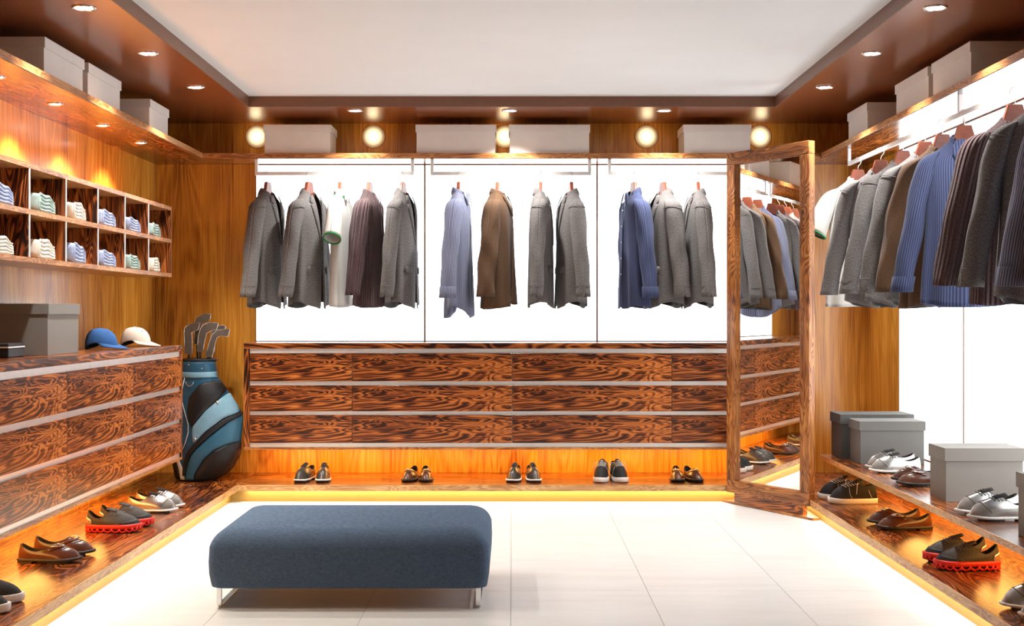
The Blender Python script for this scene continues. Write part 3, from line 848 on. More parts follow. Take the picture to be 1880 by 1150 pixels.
        collar_mesh((.053, .043), (.070, .060), -0.118, -0.158, 0.040, 122, stand=0.014).build('collar', mt, t, True, solid=0.002)
        patch(tab, [(-0.19, -.012, .014), (-0.4, -.013, .015), (-0.7, -.013, .015), (-0.93, -.013, .015)], 0.006, 3, 1, 0.001).build('placket', mt, t, True, solid=0.002)
        for z in (-0.27, -0.38, -0.49, -0.60, -0.71):
            button(MB(), 0.001, front_y(tab, 0.001, z) - 0.009, z, 0.005).build('button', 'shoe_white', t)
    elif kind == 'polo':
        t = thing('polo_shirt', 'x', 'shirt'); mt = 'polo_white'
        tab = [(z, w_ * 0.98, d_ * 0.62) for z, w_, d_ in JB]
        body_mesh(tab, lambda z: interp([(.128, .016), (.22, .006), (.26, .001), (.95, .001)], -z), lambda p: 0.006 * sin(2 * p), seed=2, fold=0.008).build('body', mt, t, True, solid=0.003, subsurf=1)
        PS = [(-0.196, .118, 0, .010, .030), (-0.208, .138, 0, .028, .046), (-0.228, .158, 0, .038, .056), (-0.26, .176, 0, .044, .060), (-0.33, .203, 0, .050, .062), (-0.40, .230, 0, .055, .064), (-0.475, .258, 0, .058, .066)]
        for s in (-1, 1):
            sv = sleeve_mesh(PS, s, seed=1 + s, fold=0.003, tip=0.035).build('sleeve', mt, t, True, solid=0.003, subsurf=1)
            pts = [(s * (.258 + .059 * cos(a)), .067 * sin(a), -0.475 + 0.035 * cos(a)) for a in [2 * PI * i / 24 for i in range(25)]]
            MB().tube(pts, 0.0055, 6, False).build('green_trim', 'polo_green', sv, True)
            patch(tab, [(-0.146, .012, .044), (-0.165, .010, .058), (-0.19, .020, .066), (-0.215, .042, .060)], (0.024, 0.011), 4, s, 0.003).build('collar_point', mt, t, True, solid=0.003)
        cl = collar_mesh((.052, .042), (.068, .056), -0.120, -0.150, 0.036, 140, stand=0.014).build('collar', mt, t, True, solid=0.003)
        pts = []
        for i in range(23):
            a = math.radians(lerp(-140, 140, i / 22)); f = (1 - cos(a)) / 2
            pts.append((.070 * sin(a), .058 * cos(a), lerp(-.120, -.150, f) - .037))
        MB().tube(pts, 0.0042, 6).build('green_trim', 'polo_green', cl, True)
    return t
PROTO = {}
HPROTO = None
def hang(kind, x, y, rz, label, group, sx=1.0, sc=1.0):
    global HPROTO
    if kind not in PROTO:
        PROTO[kind] = o = make_garment(kind)
        o.location = (x, y, RZ); o.rotation_euler = (0, 0, rz); o.scale = (sx, sc, 1)
        o['label'] = label; o['group'] = group
    else:
        copy_tree(PROTO[kind], label, (x, y, RZ), rz, group, (sx, sc, 1))
    hl = 'wooden hanger with metal hook under the ' + label
    hl = ' '.join(hl.split()[:16])
    if HPROTO is None:
        HPROTO = h = make_hanger(); h.location = (x, y, RZ); h.rotation_euler = (0, 0, rz); h['label'] = hl; h['group'] = 'wooden hangers'
    else:
        copy_tree(HPROTO, hl, (x, y, RZ), rz, 'wooden hangers')
D = math.radians
gb = 'garments on the back rails'
back = [('blazer', -1.690, 77, 'grey wool blazer hanging leftmost on back rail', .92), ('blazer', -1.405, 69, 'grey wool blazer second from left, turned most to the viewer', .90),
        ('polo', -1.185, 84, 'white polo shirt with green trim on back rail', .85), ('knit', -0.985, 80, 'plum ribbed cardigan on back rail', .85), ('blazer', -0.755, 76, 'slim grey blazer right of the back plum cardigan', .82),
        ('shirt_stripe', -0.365, 81, 'blue and white striped shirt on middle back rail', .95), ('coat', -0.095, 78, 'plain brown jacket on middle back rail', .95), ('blazer', 0.198, 88, 'edge-on grey blazer right of the brown jacket', .78), ('blazer', 0.405, -79, 'grey blazer rightmost on middle back rail', .85),
        ('shirt_blue', 0.842, -76, 'dark blue striped shirt on back rail', .95), ('blazer', 1.045, -74, 'grey blazer beside the blue shirt on back rail', 1.0), ('blazer', 1.282, -86, 'grey blazer nearest the mirror on back rail', .85)]
for kind, x, a, lb, sc in back:
    hang(kind, x, RY, D(a), lb, gb, 0.90 if kind == 'knit' else 0.95, sc)
gr = 'garments on the right rail'
right = [('polo', 8.238, 'white polo shirt at far end of right rail'), ('blazer', 7.73, 'grey blazer beside the polo on right rail'), ('blazer', 7.29, 'middle one of three grey blazers on right rail'), ('blazer', 6.90, 'grey blazer behind the brown jacket on right rail'),
         ('coat', 6.62, 'brown jacket on right rail'), ('shirt_blue', 6.30, 'blue striped shirt on right rail'), ('knit', 5.67, 'plum ribbed cardigan on right rail'), ('blazer', 5.33, 'large grey blazer near the right picture edge'), ('shirt_stripe', 4.95, 'pale striped shirt cut off by right picture edge')]
for i, (kind, y, lb) in enumerate(right):
    hang(kind, RXR, y, D((3, -4, 2, -2, 4, -3, 2, -2, 3)[i]), lb, gr, 1.02 if kind in ('knit', 'coat') else 1.06, 1.0)

# ------------------------------------------------------------------ shoes (toe = +x, origin = middle of the sole on the ground)
SHL = 0.288
def outline(n, grow=0.0, L=SHL):
    pts = []
    for i in range(n):
        th = 2 * PI * i / n
        c, s = cos(th), sin(th)
        x = (L / 2 + grow) * sgp(c, 0.92)
        q = x / L + 0.5
        hw = interp([(0, .0345), (.12, .037), (.3, .0365), (.45, .040), (.62, .0495), (.72, .052), (.84, .0485), (.94, .040), (1, .033)], q) + grow
        y = hw * sgp(s, 0.6) + 0.006 * max(0, q - 0.3) ** 1.5
        pts.append((x, y))
    return pts
def shoe_surface(P, n, th_i, t):
    """point of the upper: i-th outline point, t from sole edge (0) to top line (1)"""
    L = SHL
    th = 2 * PI * th_i / n
    c, s = cos(th), sin(th)
    x = (L / 2) * sgp(c, 0.92); q = x / L + 0.5
    hw = interp([(0, .0345), (.12, .037), (.3, .0365), (.45, .040), (.62, .0495), (.72, .052), (.84, .0485), (.94, .040), (1, .033)], q) - 0.001
    p0 = Vector((x, hw * sgp(s, 0.6) + 0.006 * max(0, q - 0.3) ** 1.5, P['sole']))
    xh, xt = -L / 2 + P.get('heel_in', 0.010), P['xt']
    cx_ = (xh + xt) / 2; rx = (xt - xh) / 2
    z1 = P['zs'] + (P['zh'] - P['zs']) * max(0, -c) ** 2 + (P['zt'] - P['zs']) * max(0, c) ** 1.5
    p1 = Vector((cx_ + rx * c, P['tw'] * sgp(s, 0.8), z1))
    m = max(0.0, min(1.0, (c + 0.1) / 0.6)); m = m * m * (3 - 2 * m)
    wt = P.get('toe', 0.5)
    a_f = t; b_f = (1 - wt) * t + wt * (1 - (1 - t) ** 6)
    a_s = t ** 1.9; b_s = t ** 0.9
    a = lerp(a_s, a_f, m); b_ = lerp(b_s, b_f, m)
    bul = 0.004 * sin(PI * min(1, t)) * (1 - m)
    p = p0 + (p1 - p0) * a
    p.z = lerp(p0.z, p1.z, b_)
    p.y += math.copysign(bul, s) * abs(s)
    return p
def make_shoe(kind):
    n = 40
    SPEC = {
        'oxford': dict(sole=.018, zh=.073, zs=.056, zt=.088, xt=.012, tw=.027, toe=.55, upper='shoe_silver', solem='shoe_white', name='dress_shoe', cat='shoe'),
        'oxford_dark': dict(sole=.018, zh=.073, zs=.056, zt=.090, xt=.012, tw=.027, toe=.55, upper='shoe_charcoal', solem='shoe_white', name='dress_shoe', cat='shoe'),
        'loafer': dict(sole=.020, zh=.070, zs=.046, zt=.068, xt=.030, tw=.029, toe=.55, upper='shoe_brown', solem='sole_dark', name='loafer', cat='shoe'),
        'sneaker': dict(sole=.028, zh=.098, zs=.088, zt=.112, xt=-.005, tw=.030, toe=.42, upper='shoe_black', solem='shoe_white', name='canvas_sneaker', cat='sneaker'),
        'slipon': dict(sole=.028, zh=.072, zs=.060, zt=.078, xt=.02, tw=.030, toe=.45, upper='shoe_black', solem='shoe_white', name='slip_on_sneaker', cat='sneaker'),
        'runner': dict(sole=.034, zh=.094, zs=.064, zt=.100, xt=-.004, tw=.028, toe=.42, upper='shoe_mesh', solem='shoe_red', name='running_shoe', cat='sneaker'),
    }
    P = SPEC[kind]
    for q_ in ('zh', 'zs', 'zt'): P[q_] = P['sole'] + (P[q_] - P['sole']) * (1.34 if kind != 'sneaker' else 1.30)
    P['tw'] *= 1.08
    t = thing(P['name'], 'x', P['cat'])
    m = MB(); R = []
    for j in range(13):
        tt = j / 12
        R.append([shoe_surface(P, n, i, tt) for i in range(n)])
    m.rings(R, True).build('upper', P['upper'], t, True, subsurf=1)
    top = R[-1]
    lin = MB()
    cx_ = sum(p.x for p in top) / n
    inn = []
    for f, dz in ((1.0, 0.0), (0.9, 0.001), (0.86, -0.006)):
        inn.append([Vector((cx_ + (p.x - cx_) * f, p.y * f, p.z + dz)) for p in top])
    inn.append([Vector((cx_ + (p.x - cx_) * 0.84, p.y * 0.84, P['sole'] + 0.008)) for p in top])
    inn.append([Vector((cx_ + (p.x - cx_) * 0.3, p.y * 0.3, P['sole'] + 0.006)) for p in top])
    lin.rings(inn, True, False, True).build('lining', 'lining_dark', t, True)
    # sole
    so = MB()
    toe_up = 0.006
    def ol(g, z):
        return [(x, y, z + (toe_up * max(0, (x / SHL + 0.5 - 0.75) / 0.25) ** 2)) for x, y in outline(n, g)]
    if kind in ('oxford', 'oxford_dark', 'loafer'):
        so.rings([ol(0.000, 0.0095), ol(0.004, 0.0105), ol(0.005, 0.014), ol(0.005, P['sole']), ol(0.001, P['sole'] + 0.003)], True, True, True)
        s_o = so.build('sole', P['solem'], t, True)
        he = MB()
        hp = [(x, y) for x, y in outline(n, 0.003) if x < -0.055]
        hp.sort(key=lambda p: math.atan2(p[1], p[0] + 0.09))
        hp = hp
        k = len(hp); he.v = [(x, y, 0) for x, y in hp] + [(x, y, 0.0115) for x, y in hp]
        he.f = [tuple(range(k))[::-1], tuple(range(k, 2 * k))] + [(i, (i + 1) % k, k + (i + 1) % k, k + i) for i in range(k)]
        he.build('heel', 'sole_dark' if kind == 'loafer' else 'black_rubber', t)
        ft = MB(); fp = [(x, y) for x, y in outline(n, -0.001) if x > -0.01 and x < 0.10]
        fp.sort(key=lambda p: math.atan2(p[1], p[0] - 0.045))
        k = len(fp); ft.v = [(x, y, 0) for x, y in fp] + [(x, y, 0.0105) for x, y in fp]
        ft.f = [tuple(range(k))[::-1], tuple(range(k, 2 * k))] + [(i, (i + 1) % k, k + (i + 1) % k, k + i) for i in range(k)]
        ft.build('tread', 'black_rubber', t)
    elif kind in ('sneaker', 'slipon'):
        so.rings([ol(0.001, 0.0), ol(0.004, 0.003), ol(0.005, 0.012), ol(0.005, P['sole'] + 0.002), ol(0.002, P['sole'] + 0.005), ol(-0.002, P['sole'] + 0.004)], True, True, True)
        so.build('sole', P['solem'], t, True)
    else:
        so.rings([ol(-0.002, 0.020), ol(0.003, 0.022), ol(0.005, 0.030), ol(0.005, P['sole'] + 0.006), ol(0.0, P['sole'] + 0.010)], True, True, True)
        so.build('midsole', 'shoe_red', t, True)
        # zig-zag lugs below the midsole
        lg = MB(); o2 = outline(96, 0.0)
        per = 4
        for i in range(0, 96, per):
            ax_, ay_ = o2[i]; bx_, by_ = o2[(i + per) % 96]; mx, my = o2[(i + per // 2) % 96]
            up = toe_up * max(0, (mx / SHL + 0.5 - 0.7) / 0.3) ** 2 * 2
            for (x0, y0), (x1, y1) in (((ax_, ay_), (mx, my)), ((bx_, by_), (mx, my))):
                lg.tube([(x0, y0, 0.024 + up), (lerp(x0, x1, .15), lerp(y0, y1, .15), 0.012 + up), (x1, y1, 0.0052 + up)], 0.0052, 5)
        lg.build('outsole_lugs', 'shoe_red', t, True)
        inr = MB(); inr.rings([[(x * 0.86, y * 0.72, 0.001) for x, y in outline(n)], [(x * 0.86, y * 0.72, 0.022) for x, y in outline(n)]], True, True, True).build('outsole_core', 'sole_dark', t)
        hc = MB(); hcr = [[shoe_surface(P, n, i, tt) + Vector((-0.0015, math.copysign(0.0015, (i - 20) * -1), 0)) for i in range(15, 26)] for tt in (0.02, 0.2, 0.4, 0.55)]
        hc.rings(hcr, False).build('heel_counter', 'shoe_silver', t, True, solid=0.002)
        tc_ = MB(); tcr = [[shoe_surface(P, n, i % n, tt) * 1.0 + Vector((0.002, 0, 0.002)) for i in range(n - 8, n + 9)] for tt in (0.0, 0.06, 0.12, 0.18)]
        tc_.rings(tcr, False).build('toe_cap', 'black_rubber', t, True, solid=0.002)
    # tongue and laces
    if kind != 'loafer' and kind != 'slipon':
        tg = MB(); R2 = []
        zt = P['zt']; xt = P['xt']
        for q in range(5):
            f = q / 4
            xx = xt + 0.028 - 0.055 * f; zz = lerp(shoe_surface(P, n, 0, 0.88).z, zt + 0.009, f)
            R2.append([(xx - 0.006 * abs(a), a * 0.019, zz - 0.010 * a * a) for a in (-1, -.5, 0, .5, 1)])
        tg.rings(R2, False).build('tongue', 'lining_dark' if kind.startswith('oxford') else P['upper'], t, True, solid=0.003)
        lm = {'sneaker': 'lace_white', 'runner': 'lace_grey'}.get(kind, 'lace_black')
        ts = {'sneaker': (0.50, 0.59, 0.68, 0.77, 0.86, 0.94), 'runner': (0.6, 0.68, 0.76, 0.84, 0.92)}.get(kind, (0.66, 0.75, 0.84, 0.93))
        rad = 0.0022 if kind == 'sneaker' else 0.0017
        def lp(side, tt, spread):
            p = shoe_surface(P, n, side * spread, tt)
            return p + Vector((0.0, 0, 0.003))
        for q, tt in enumerate(ts):
            sp = 4.6 + 2.2 * q / len(ts)
            a, b_ = lp(1, tt, sp), lp(-1, tt, sp)
            mid = shoe_surface(P, n, 0, tt) + Vector((0, 0, 0.006))
            MB().tube([a, (a + mid) / 2 + Vector((0, 0, .002)), mid, (b_ + mid) / 2 + Vector((0, 0, .002)), b_], rad, 6).build('lace', lm, t, True)
            if q + 1 < len(ts):
                c_ = lp(-1, ts[q + 1], sp + 0.3); mid = (a + c_) / 2 + Vector((0, 0, .004))
                MB().tube([a, mid, c_], rad, 6).build('lace', lm, t, True)
        if kind == 'sneaker':
            for sd in (1, -1):
                a = lp(sd, 0.95, 6.0)
                pts = [a, a + Vector((0.01, sd * 0.018, 0.002)), a + Vector((0.016, sd * 0.030, -0.025)), a + Vector((0.018, sd * 0.033, -0.058))]
                MB().tube(pts, rad * .8, 6).build('lace_end', lm, t, True)
            for sd in (1, -1):
                st_ = [shoe_surface(P, n, sd * lerp(15.2, 13.2, q / 8) , 0.05 + 0.62 * q / 8) + Vector((0, sd * 0.0012, 0)) for q in range(9)]
                MB().tube(st_, 0.0011, 5).build('stitching', 'lace_white', t, True)
                st_ = [shoe_surface(P, n, sd * lerp(9.5, 5.5, q / 8), lerp(0.06, 0.55, q / 8)) + Vector((0, sd * 0.001, 0.0008)) for q in range(9)]
                MB().tube(st_, 0.0011, 5).build('stitching', 'lace_white', t, True)
            hs = MB(); hs.rings([[shoe_surface(P, n, i, tt) + Vector((-0.0012, 0.0015 if i < 20 else -0.0015, 0)) for i in range(17, 24)] for tt in (0.02, 0.25, 0.5)], False)
            hs.build('heel_patch', 'lace_white' if False else 'shoe_black', t, True, solid=0.002)
        if kind.startswith('oxford'):
            # toe cap seam and quarter seam
            pts = [shoe_surface(P, n, i % n, 0.40 if True else 0) + Vector((0, 0, 0.0008)) for i in range(n - 9, n + 10)]
            fr = []
            for i in range(-9, 10):
                fr.append(shoe_surface(P, n, i * 0.8, 0.36 - 0.030 * abs(i) / 9 * 9 * 0.9 * (abs(i) / 9)) + Vector((0, 0, 0.001)))
            MB().tube(fr, 0.0012, 5).build('cap_seam', 'sole_dark', t, True)
    else:
        if kind == 'loafer':
            fr = []
            st = MB(); R3 = []
            for tt in (0.68, 0.76, 0.84):
                R3.append([shoe_surface(P, n, i * 0.9, tt) + Vector((0, 0, 0.002)) + Vector((0, 0.002 * (1 if i > 0 else -1 if i < 0 else 0), 0)) for i in range(-8, 9)])
            st.rings(R3, False).build('strap', 'shoe_brown', t, True, solid=0.0025)
            bk = MB(); 
            q = [shoe_surface(P, n, -i, tt) + Vector((0, -0.003, 0.008)) for tt, i in ((0.64, 0.8), (0.88, 1.2), (0.88, 5.4), (0.64, 3.4))]
            bk.tube(q + [q[0]], 0.0030, 6).build('buckle', 'chrome', t, True)
            sm = MB(); fr = [shoe_surface(P, n, i, 0.5 - 0.02 * abs(i) * 0) + Vector((0, 0, 0.0012)) for i in range(-5, 6)]
            sm.tube(fr, 0.001, 5).build('apron_seam', 'sole_dark', t, True)
            # upright edge of the vamp
    return t
SHOES = {}
def put_shoe(kind, x, y, z, rz, label, group, flip=False):
    if kind not in SHOES:
        SHOES[kind] = o = make_shoe(kind)
        o.location = (x, y, z); o.rotation_euler = (0, 0, rz); o['label'] = label; o['group'] = group; o.scale = (1, -1 if flip else 1, 1)
    else:
        copy_tree(SHOES[kind], label, (x, y, z), rz, group, (1, -1 if flip else 1, 1))
PT = 0.119
H = SHL / 2
def toe_at(kind, tx, y, z, dirx, label, group, flip):
    put_shoe(kind, tx - dirx * H, y, z, 0 if dirx > 0 else PI, label, group, flip)
gl = 'shoes on the left plinth'
for kind, near, far, nm in (('slipon', (-1.925, 5.0), (-1.94, 5.19), 'black slip-on sneaker with white sole at left picture edge'), ('loafer', (-1.977, 6.0), (-1.976, 6.19), 'brown buckled loafer on left plinth'),
                            ('runner', (-1.935, 6.83), (-1.925, 7.02), 'black running shoe with red sole on left plinth'), ('oxford', (-1.922, 7.51), (-1.925, 7.68), 'silver dress shoe on left plinth')):
    toe_at(kind, near[0], near[1], PT, 1, nm + ', nearer of the pair', gl, False)
    toe_at(kind, far[0], far[1], PT, 1, nm + ', farther of the pair', gl, True)
grp = 'shoes on the right plinth'
for kind, near, far, nm in (('sneaker', (1.905, 7.86), (1.885, 8.05), 'black canvas sneaker on right plinth beside mirror'), ('loafer', (1.928, 6.90), (1.925, 7.08), 'brown buckled loafer on right plinth'),
                            ('runner', (1.885, 5.83), (1.895, 6.02), 'black running shoe with red sole on right plinth'), ('oxford', (1.90, 4.89), (1.895, 5.07), 'silver dress shoe at bottom right picture corner')):
    toe_at(kind, near[0], near[1], PT, -1, nm + ', nearer of the pair', grp, True)
    toe_at(kind, far[0], far[1], PT, -1, nm + ', farther of the pair', grp, False)
grs = 'shoes on the right shoe shelf'
for kind, near, far, nm in (('oxford', (2.02, 7.38), (2.045, 7.56), 'silver dress shoe before grey box on shoe shelf'), ('loafer', (2.01, 6.82), (2.03, 6.99), 'brown loafer on shoe shelf beside pale box'), ('oxford', (1.99, 5.70), (1.995, 5.88), 'silver dress shoe on shoe shelf between pale boxes')):
    toe_at(kind, near[0], near[1], 0.36, -1, nm + ', nearer of the pair', grs, True)
    toe_at(kind, far[0], far[1], 0.36, -1, nm + ', farther of the pair', grs, False)
gk = 'shoes on the back plinth'
for kind, xa, xb, da, db, nm in (('oxford_dark', -1.448, -1.276, 14, -3, 'dark grey dress shoe of leftmost back plinth pair'), ('loafer', -0.715, -0.575, 9, -5, 'dark brown loafer left of centre on back plinth'), ('oxford_dark', -0.005, 0.165, 9, -9, 'dark grey dress shoe at centre of back plinth'),
                                  ('sneaker', 0.585, 0.755, 11, -11, 'black canvas sneaker on back plinth'), ('loafer', 1.115, 1.268, 4, -13, 'dark brown loafer on back plinth beside mirror')):
    for x, d, w_ in ((xa, da, 'left'), (xb, db, 'right')):
        a = D(-90 - d)
        put_shoe(kind, x - H * cos(a), 8.785 - H * sin(a), PT, a, nm + ', ' + w_ + ' shoe', gk, w_ == 'right')

# ------------------------------------------------------------------ folded shirts in the cubbies (front = +x, width along y)
def make_folded(m_, seed):
    t = thing('folded_shirt', 'x', 'shirt')
    W, DP = 0.215, 0.235
    rnd = random.Random(seed)
    def hh(y):
        q = y / W + 0.5
        return lerp(0.100, 0.060, q ** 1.5) + 0.004 * sin(q * 9 + seed)
    R = []; k = 36
    for xi in range(9):
        x = -DP + DP * xi / 8
        f = 1.0 if xi < 7 else (0.985 if xi == 7 else 0.95)
        ring = []
        for i in range(k):
            a = 2 * PI * i / k
            y = W / 2 * sgp(cos(a), 0.55) * f
            zz = 0.5 + 0.5 * sgp(sin(a), 0.55)
            ring.append((x, y, 0.0 + hh(y) * zz * f + 0.003 * sin(y * 70 + x * 20 + seed) * zz))
        R.append(ring)
    MB().rings(R, True, True, True).build('body', m_, t, True)
    nl = 5
    for j in range(nl):
        pts = []; rad = []
        y0 = -W * 0.36 + 0.006 * (j % 2); y1 = W * (0.47 - 0.05 * (j / nl))
        for i in range(13):
            q = i / 12; y = lerp(y0, y1, q)
            pts.append((-0.002 + 0.004 * sin(PI * q), y, hh(y) * (0.12 + 0.78 * j / (nl - 1)) + 0.004 * sin(q * 11 + seed) * (0.3 + j / nl)))
            rad.append(0.0092 * (0.55 + 0.45 * sin(PI * min(1, q * 1.2 + 0.1)) if q < 1 else 0.5))
        MB().tube(pts, rad, 8, True, 0.85).build('fold', m_, t, True)
    # rounded wrap around the folds
    pts = []
    for i in range(25):
        a = PI * 0.35 + 2 * PI * 0.80 * i / 24
        y = W / 2 * 0.90 * sgp(cos(a), 0.6) + 0.0; pts.append((0.0, y, hh(y) * (0.5 + 0.46 * sgp(sin(a), 0.6))))
    MB().tube(pts, 0.004, 6).build('hem', m_, t, True)
    return t
cols = {'b': 'linen_blue', 'g': 'linen_green', 'c': 'linen_cream'}
nmc = {'b': 'blue-grey', 'g': 'sage green', 'c': 'cream'}
cents = [5.84, 6.375, 6.86, 7.36, 7.86, 8.34]
ordc = ['at left picture edge', 'second column from the left', 'third column from the left', 'third column from the right', 'second column from the right', 'rightmost column']
FP = {}
for zrow, row, seq in ((1.75, 'upper', 'bgcbbg'), (1.525, 'lower', 'ccbbgc')):
    for i, ch in enumerate(seq):
        lb = 'folded %s shirt in %s cubby row, %s' % (nmc[ch], row, ordc[i])
        loc = (-2.268, cents[i] - 0.0, zrow + 0.001)
        rz = D(random.uniform(-4, 4))
        if ch not in FP:
            FP[ch] = o = make_folded(cols[ch], {'b': 1, 'g': 2, 'c': 3}[ch]); o.location = loc; o.rotation_euler = (0, 0, rz); o['label'] = lb; o['group'] = 'folded shirts in the cubbies'
        else:
            copy_tree(FP[ch], lb, loc, rz, 'folded shirts in the cubbies', (1, random.uniform(0.94, 1.06), random.uniform(0.88, 1.08)))

# ------------------------------------------------------------------ caps
def make_cap(m_, loc, rz, label):
    t = thing('baseball_cap', label, 'cap', loc, rz)
    R = []; k = 36
    for j in range(11):
        a = PI / 2 * j / 10.4
        r = cos(a) ** 0.75
        ring = []
        for i in range(k):
            th = 2 * PI * i / k
            z = 0.022 + 0.098 * sin(a) ** 0.9
            base = 0.016 * (1 - sin(a)) * (0.5 - 0.5 * cos(2 * th))
            ring.append((0.093 * r * cos(th) - 0.01 * sin(a), 0.080 * r * sin(th), z + base - 0.022 * (1 - sin(a)) * max(0, -cos(th))))
        R.append(ring)
    MB().rings(R, True, False, True).build('crown', [m_, 'lining_dark'], t, True, solid=0.002, solid_mat=1, subsurf=1)
    B_ = MB(); R = []
    for j in range(7):
        f = j / 6
        ring = []
        for i in range(21):
            th = math.radians(lerp(-78, 78, i / 20))
            ext = 0.072 * f * cos(th) ** 0.6
            x = (0.091 + ext) * cos(th) if True else 0
            x = 0.091 * cos(th) + ext; y = 0.0785 * sin(th) * (1 + 0.05 * f)
            z = 0.026 + 0.016 * (0.5 - 0.5 * cos(2 * th)) - 0.018 * f * cos(th) - 0.020 * f * sin(th) ** 2
            ring.append((x, y, max(0.003, z)))
        R.append(ring)
    B_.rings(R, False).build('brim', [m_, 'black_rubber'], t, True, solid=0.004, solid_mat=1)
    MB().lathe([(0.002, 0.124), (0.007, 0.122), (0.008, 0.118)], 12).xf(Matrix.Translation((-0.01, 0, -0.001))).build('top_button', m_, t, True)
    for th in (-70, -25, 25, 70):
        a = math.radians(th); e = PI / 2 * 0.52
        r = cos(e) ** 0.75
        p = Vector((0.093 * r * cos(a) - 0.01 * sin(e), 0.080 * r * sin(a), 0.022 + 0.098 * sin(e) ** 0.9))
        nrm = Vector((p.x, p.y, p.z - 0.02)).normalized()
        MB().lathe([(0.0006, 0.0015), (0.0032, 0.001), (0.0032, -0.001)], 8).xf(Matrix.Translation(p) @ nrm.to_track_quat('Z', 'Y').to_matrix().to_4x4()).build('eyelet', 'black_rubber', t)
    return t
make_cap('cap_blue', (-2.315, 7.37, 1.058), D(-14), 'blue baseball cap on left worktop beside the grey box')
make_cap('cap_cream', (-2.30, 7.99, 1.058), D(-14), 'cream baseball cap at the far end of left worktop')

# ------------------------------------------------------------------ golf bag and clubs
GS = 8.94 / FPX
GB = thing('golf_bag', 'teal and black golf bag standing in the back left corner', 'golf bag', ((385 - 940) * GS, 8.98, PT))
def uv2(u, v): return ((300 + u / 3.482 - 385) * GS, max(0.0, (883 - (560 + v / 3.482)) * GS))
prof = [(350, 120, 322), (380, 118, 326), (430, 114, 332), (465, 112, 336), (500, 104, 366), (545, 96, 396), (600, 88, 432), (660, 80, 470), (705, 74, 495), (780, 66, 492), (850, 58, 490), (930, 52, 485), (990, 52, 472), (1040, 58, 436), (1085, 66, 392), (1117, 74, 345)]
def bag_lr(z):
    v = (883 - z / GS - 560) * 3.482
    l = interp([(p[0], p[1]) for p in prof], v); r = interp([(p[0], p[2]) for p in prof], v)
    return uv2(l, v)[0], uv2(r, v)[0]
def bag_d(z): return interp([(0, .125), (.2, .15), (.5, .135), (.7, .12), (.95, .115)], z)
def bag_y(x, z):
    l, r = bag_lr(z); c = (l + r) / 2; h = (r - l) / 2
    q = min(1, abs((x - c) / h))
    return -bag_d(z) * max(0, 1 - q ** 2.2) ** 0.5
R = []; k = 40
for v, l, r in prof:
    z = uv2(0, v)[1]; xl, xr = uv2(l, v)[0], uv2(r, v)[0]
    c, h = (xl + xr) / 2, (xr - xl) / 2; d = bag_d(z)
    R.append([(c + h * sgp(cos(2 * PI * i / k), 0.92), d * sgp(sin(2 * PI * i / k), 0.95), z) for i in range(k)])
MB().rings(R, True, True, True).build('body', 'bag_blue', GB, True)
def bag_patch(name, left, right, m_, off=0.006, nr=18, nc=12, bul=0.004):
    """left / right: outline polylines (u,v) from top to bottom"""
    m = MB(); R = []
    v0 = max(left[0][1], right[0][1]) if False else min(left[0][1], right[0][1]); v1 = max(left[-1][1], right[-1][1])
    L_ = [(b_, a) for a, b_ in left]; R_ = [(b_, a) for a, b_ in right]
    for j in range(nr + 1):
        v = lerp(v0, v1, j / nr)
        ul, ur = interp(L_, v), interp(R_, v)
        row = []
        for i in range(nc + 1):
            u = lerp(ul, ur, i / nc); x, z = uv2(u, v)
            xl, xr = bag_lr(z); x = min(max(x, xl + 0.0005), xr - 0.0005)
            e = min(1, 4 * min(i / nc, 1 - i / nc, j / nr, 1 - j / nr) + 0.0)
            q = 2 * (x - xl) / (xr - xl) - 1
            row.append((x + (off + bul * e) * q * 0.9, bag_y(x, z) - (off + bul * e) * (1 - abs(q) * 0.6), z))
        R.append(row)
    m.rings(R, False).build(name, m_, GB, True, solid=0.006)
bag_patch('top_cuff', [(118, 365), (114, 436)], [(325, 365), (332, 436)], 'bag_blue', 0.005, 6, 20)
bag_patch('cuff_band', [(114, 430), (112, 466)], [(332, 436), (337, 466)], 'bag_light', 0.010, 5, 20)
bag_patch('upper_pocket', [(320, 486), (250, 505), (185, 590), (175, 680), (190, 740), (205, 775)], [(356, 486), (398, 545), (372, 590), (300, 665), (240, 730), (210, 775)], 'bag_black', 0.010, 22, 12, 0.012)
bag_patch('side_pocket', [(405, 568), (380, 590), (290, 675), (215, 772), (210, 820), (218, 880)], [(412, 568), (470, 650), (476, 690), (400, 718), (300, 800), (225, 880)], 'bag_light', 0.014, 24, 14, 0.012)
bag_patch('pocket_piping', [(480, 690), (400, 728), (300, 810), (225, 885), (180, 945), (160, 1010), (152, 1085)], [(497, 700), (420, 740), (320, 822), (240, 900), (195, 960), (176, 1020), (166, 1085)], 'bag_black', 0.018, 30, 6, 0.004)
bag_patch('lower_pocket', [(490, 712), (420, 748), (325, 830), (245, 905), (198, 965), (176, 1030), (164, 1112)], [(497, 712), (491, 800), (485, 872), (415, 888), (335, 925), (275, 985), (218, 1080), (215, 1112)], 'bag_mid', 0.012, 30, 12, 0.008)
bag_patch('bottom_pocket', [(470, 874), (410, 892), (340, 928), (282, 985), (224, 1078), (218, 1112)], [(486, 874), (482, 960), (440, 1035), (400, 1080), (350, 1112)], 'bag_black', 0.014, 24, 12, 0.012)
bag_patch('white_stripe', [(96, 985), (116, 1040), (128, 1112)], [(118, 985), (148, 1050), (158, 1112)], 'bag_white', 0.008, 12, 4, 0.002)
bag_patch('dark_side', [(54, 800), (52, 990), (72, 1112)], [(70, 800), (92, 985), (126, 1112)], 'bag_black', 0.005, 14, 6, 0.002)
m = MB(); xl, zt = uv2(118, 352); xr, _ = uv2(324, 352)
c, h = (xl + xr) / 2, (xr - xl) / 2
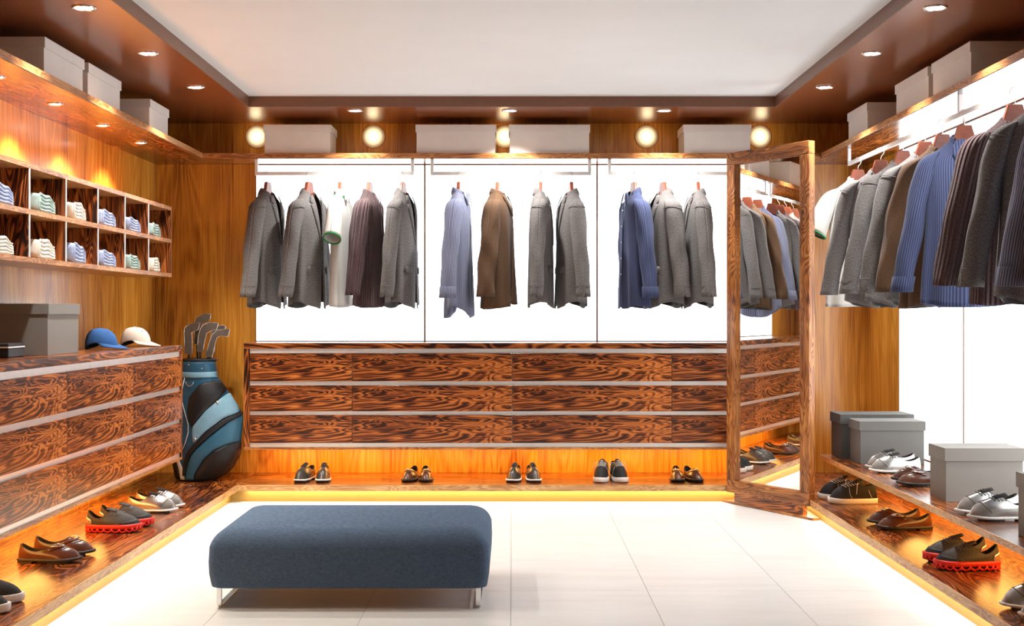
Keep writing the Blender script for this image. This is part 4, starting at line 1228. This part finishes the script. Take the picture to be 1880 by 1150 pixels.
MB().rings([[(c + (h + e) * cos(2 * PI * i / 32), (0.115 + e) * sin(2 * PI * i / 32), z) for i in range(32)] for e, z in ((0.002, zt - 0.012), (0.010, zt - 0.010), (0.010, zt + 0.004), (0.0, zt + 0.006), (-0.02, zt + 0.002))], True, False, True).build('rim', 'bag_black', GB, True)
for u, v in ((364, 618), (230, 848), (264, 406), (180, 382)):
    x, z = uv2(u, v); r = 0.009 if v > 500 else 0.004
    MB().lathe([(r * .5, .006), (r * .6, .003), (r, .003), (r, -.004)], 16).xf(Matrix.Translation((x, bag_y(x, z) - 0.030 if v > 500 else bag_y(x, z) - 0.012, z)) @ Matrix.Rotation(PI / 2, 4, 'X')).build('snap_button', 'chrome', GB, True)
pts = []
for u, v in ((150, 468), (132, 540), (134, 620), (160, 700), (180, 760), (182, 810), (162, 880), (126, 960)):
    x, z = uv2(u, v); pts.append((x, bag_y(x, z) - 0.010, z))
MB().tube(pts, 0.0035, 6).build('strap_cord', 'aluminium', GB, True)
pts = []
for q in range(11):
    a = PI * q / 10
    x, z = uv2(187 + 26 * cos(a), 488 + 30 * sin(a)); pts.append((x, bag_y(x, z) - 0.012, z))
MB().tube(pts, 0.0025, 6).build('carry_ring', 'chrome', GB, True)
def club(head, leg, yo, label):
    """iron: outlines in the bag's picture units"""
    t = thing('golf_club', label, 'golf club', tuple(GB.location), 0, 'golf clubs in the bag')
    pol = [uv2(u, v) for u, v in head]
    MB().prism(pol, yo - 0.011, yo + 0.011).build('club_head', 'iron_dark', t, bevel=0.003)
    ex = [Vector((x, yo - 0.0115, z)) for x, z in pol]
    MB().tube(ex + [ex[0]], 0.0026, 6).build('face_rim', 'chrome', t, True)
    (u0, v0), (u1, v1) = leg
    a, b_ = uv2(u0, v0), uv2(u1, v1)
    MB().tube([(a[0], yo, a[1]), (b_[0], yo, b_[1])], [0.0085, 0.006], 10).build('shaft', 'black_rubber', t, True)
club([(142, 315), (138, 175), (144, 145), (165, 130), (205, 122), (240, 117), (228, 160), (205, 172), (185, 180), (190, 240), (188, 318)], ((166, 305), (170, 362)), -0.055, 'golf iron leftmost in the bag')
club([(190, 255), (190, 120), (198, 92), (220, 72), (255, 60), (295, 62), (288, 100), (270, 114), (240, 120), (228, 150), (222, 260)], ((206, 250), (206, 362)), 0.01, 'golf iron standing highest in the bag')
club([(220, 300), (228, 200), (240, 155), (262, 128), (300, 114), (355, 118), (345, 160), (310, 168), (280, 185), (268, 240), (256, 305)], ((238, 295), (236, 362)), -0.05, 'golf iron in the middle front of the bag')
club([(270, 320), (282, 230), (300, 170), (325, 142), (360, 134), (386, 140), (380, 165), (340, 178), (322, 215), (312, 322)], ((290, 310), (280, 362)), 0.03, 'golf iron half hidden behind the rightmost iron')
club([(272, 330), (295, 245), (318, 190), (345, 165), (385, 160), (427, 158), (415, 206), (370, 200), (345, 212), (330, 265), (315, 340)], ((293, 325), (276, 362)), -0.045, 'golf iron rightmost in the bag')
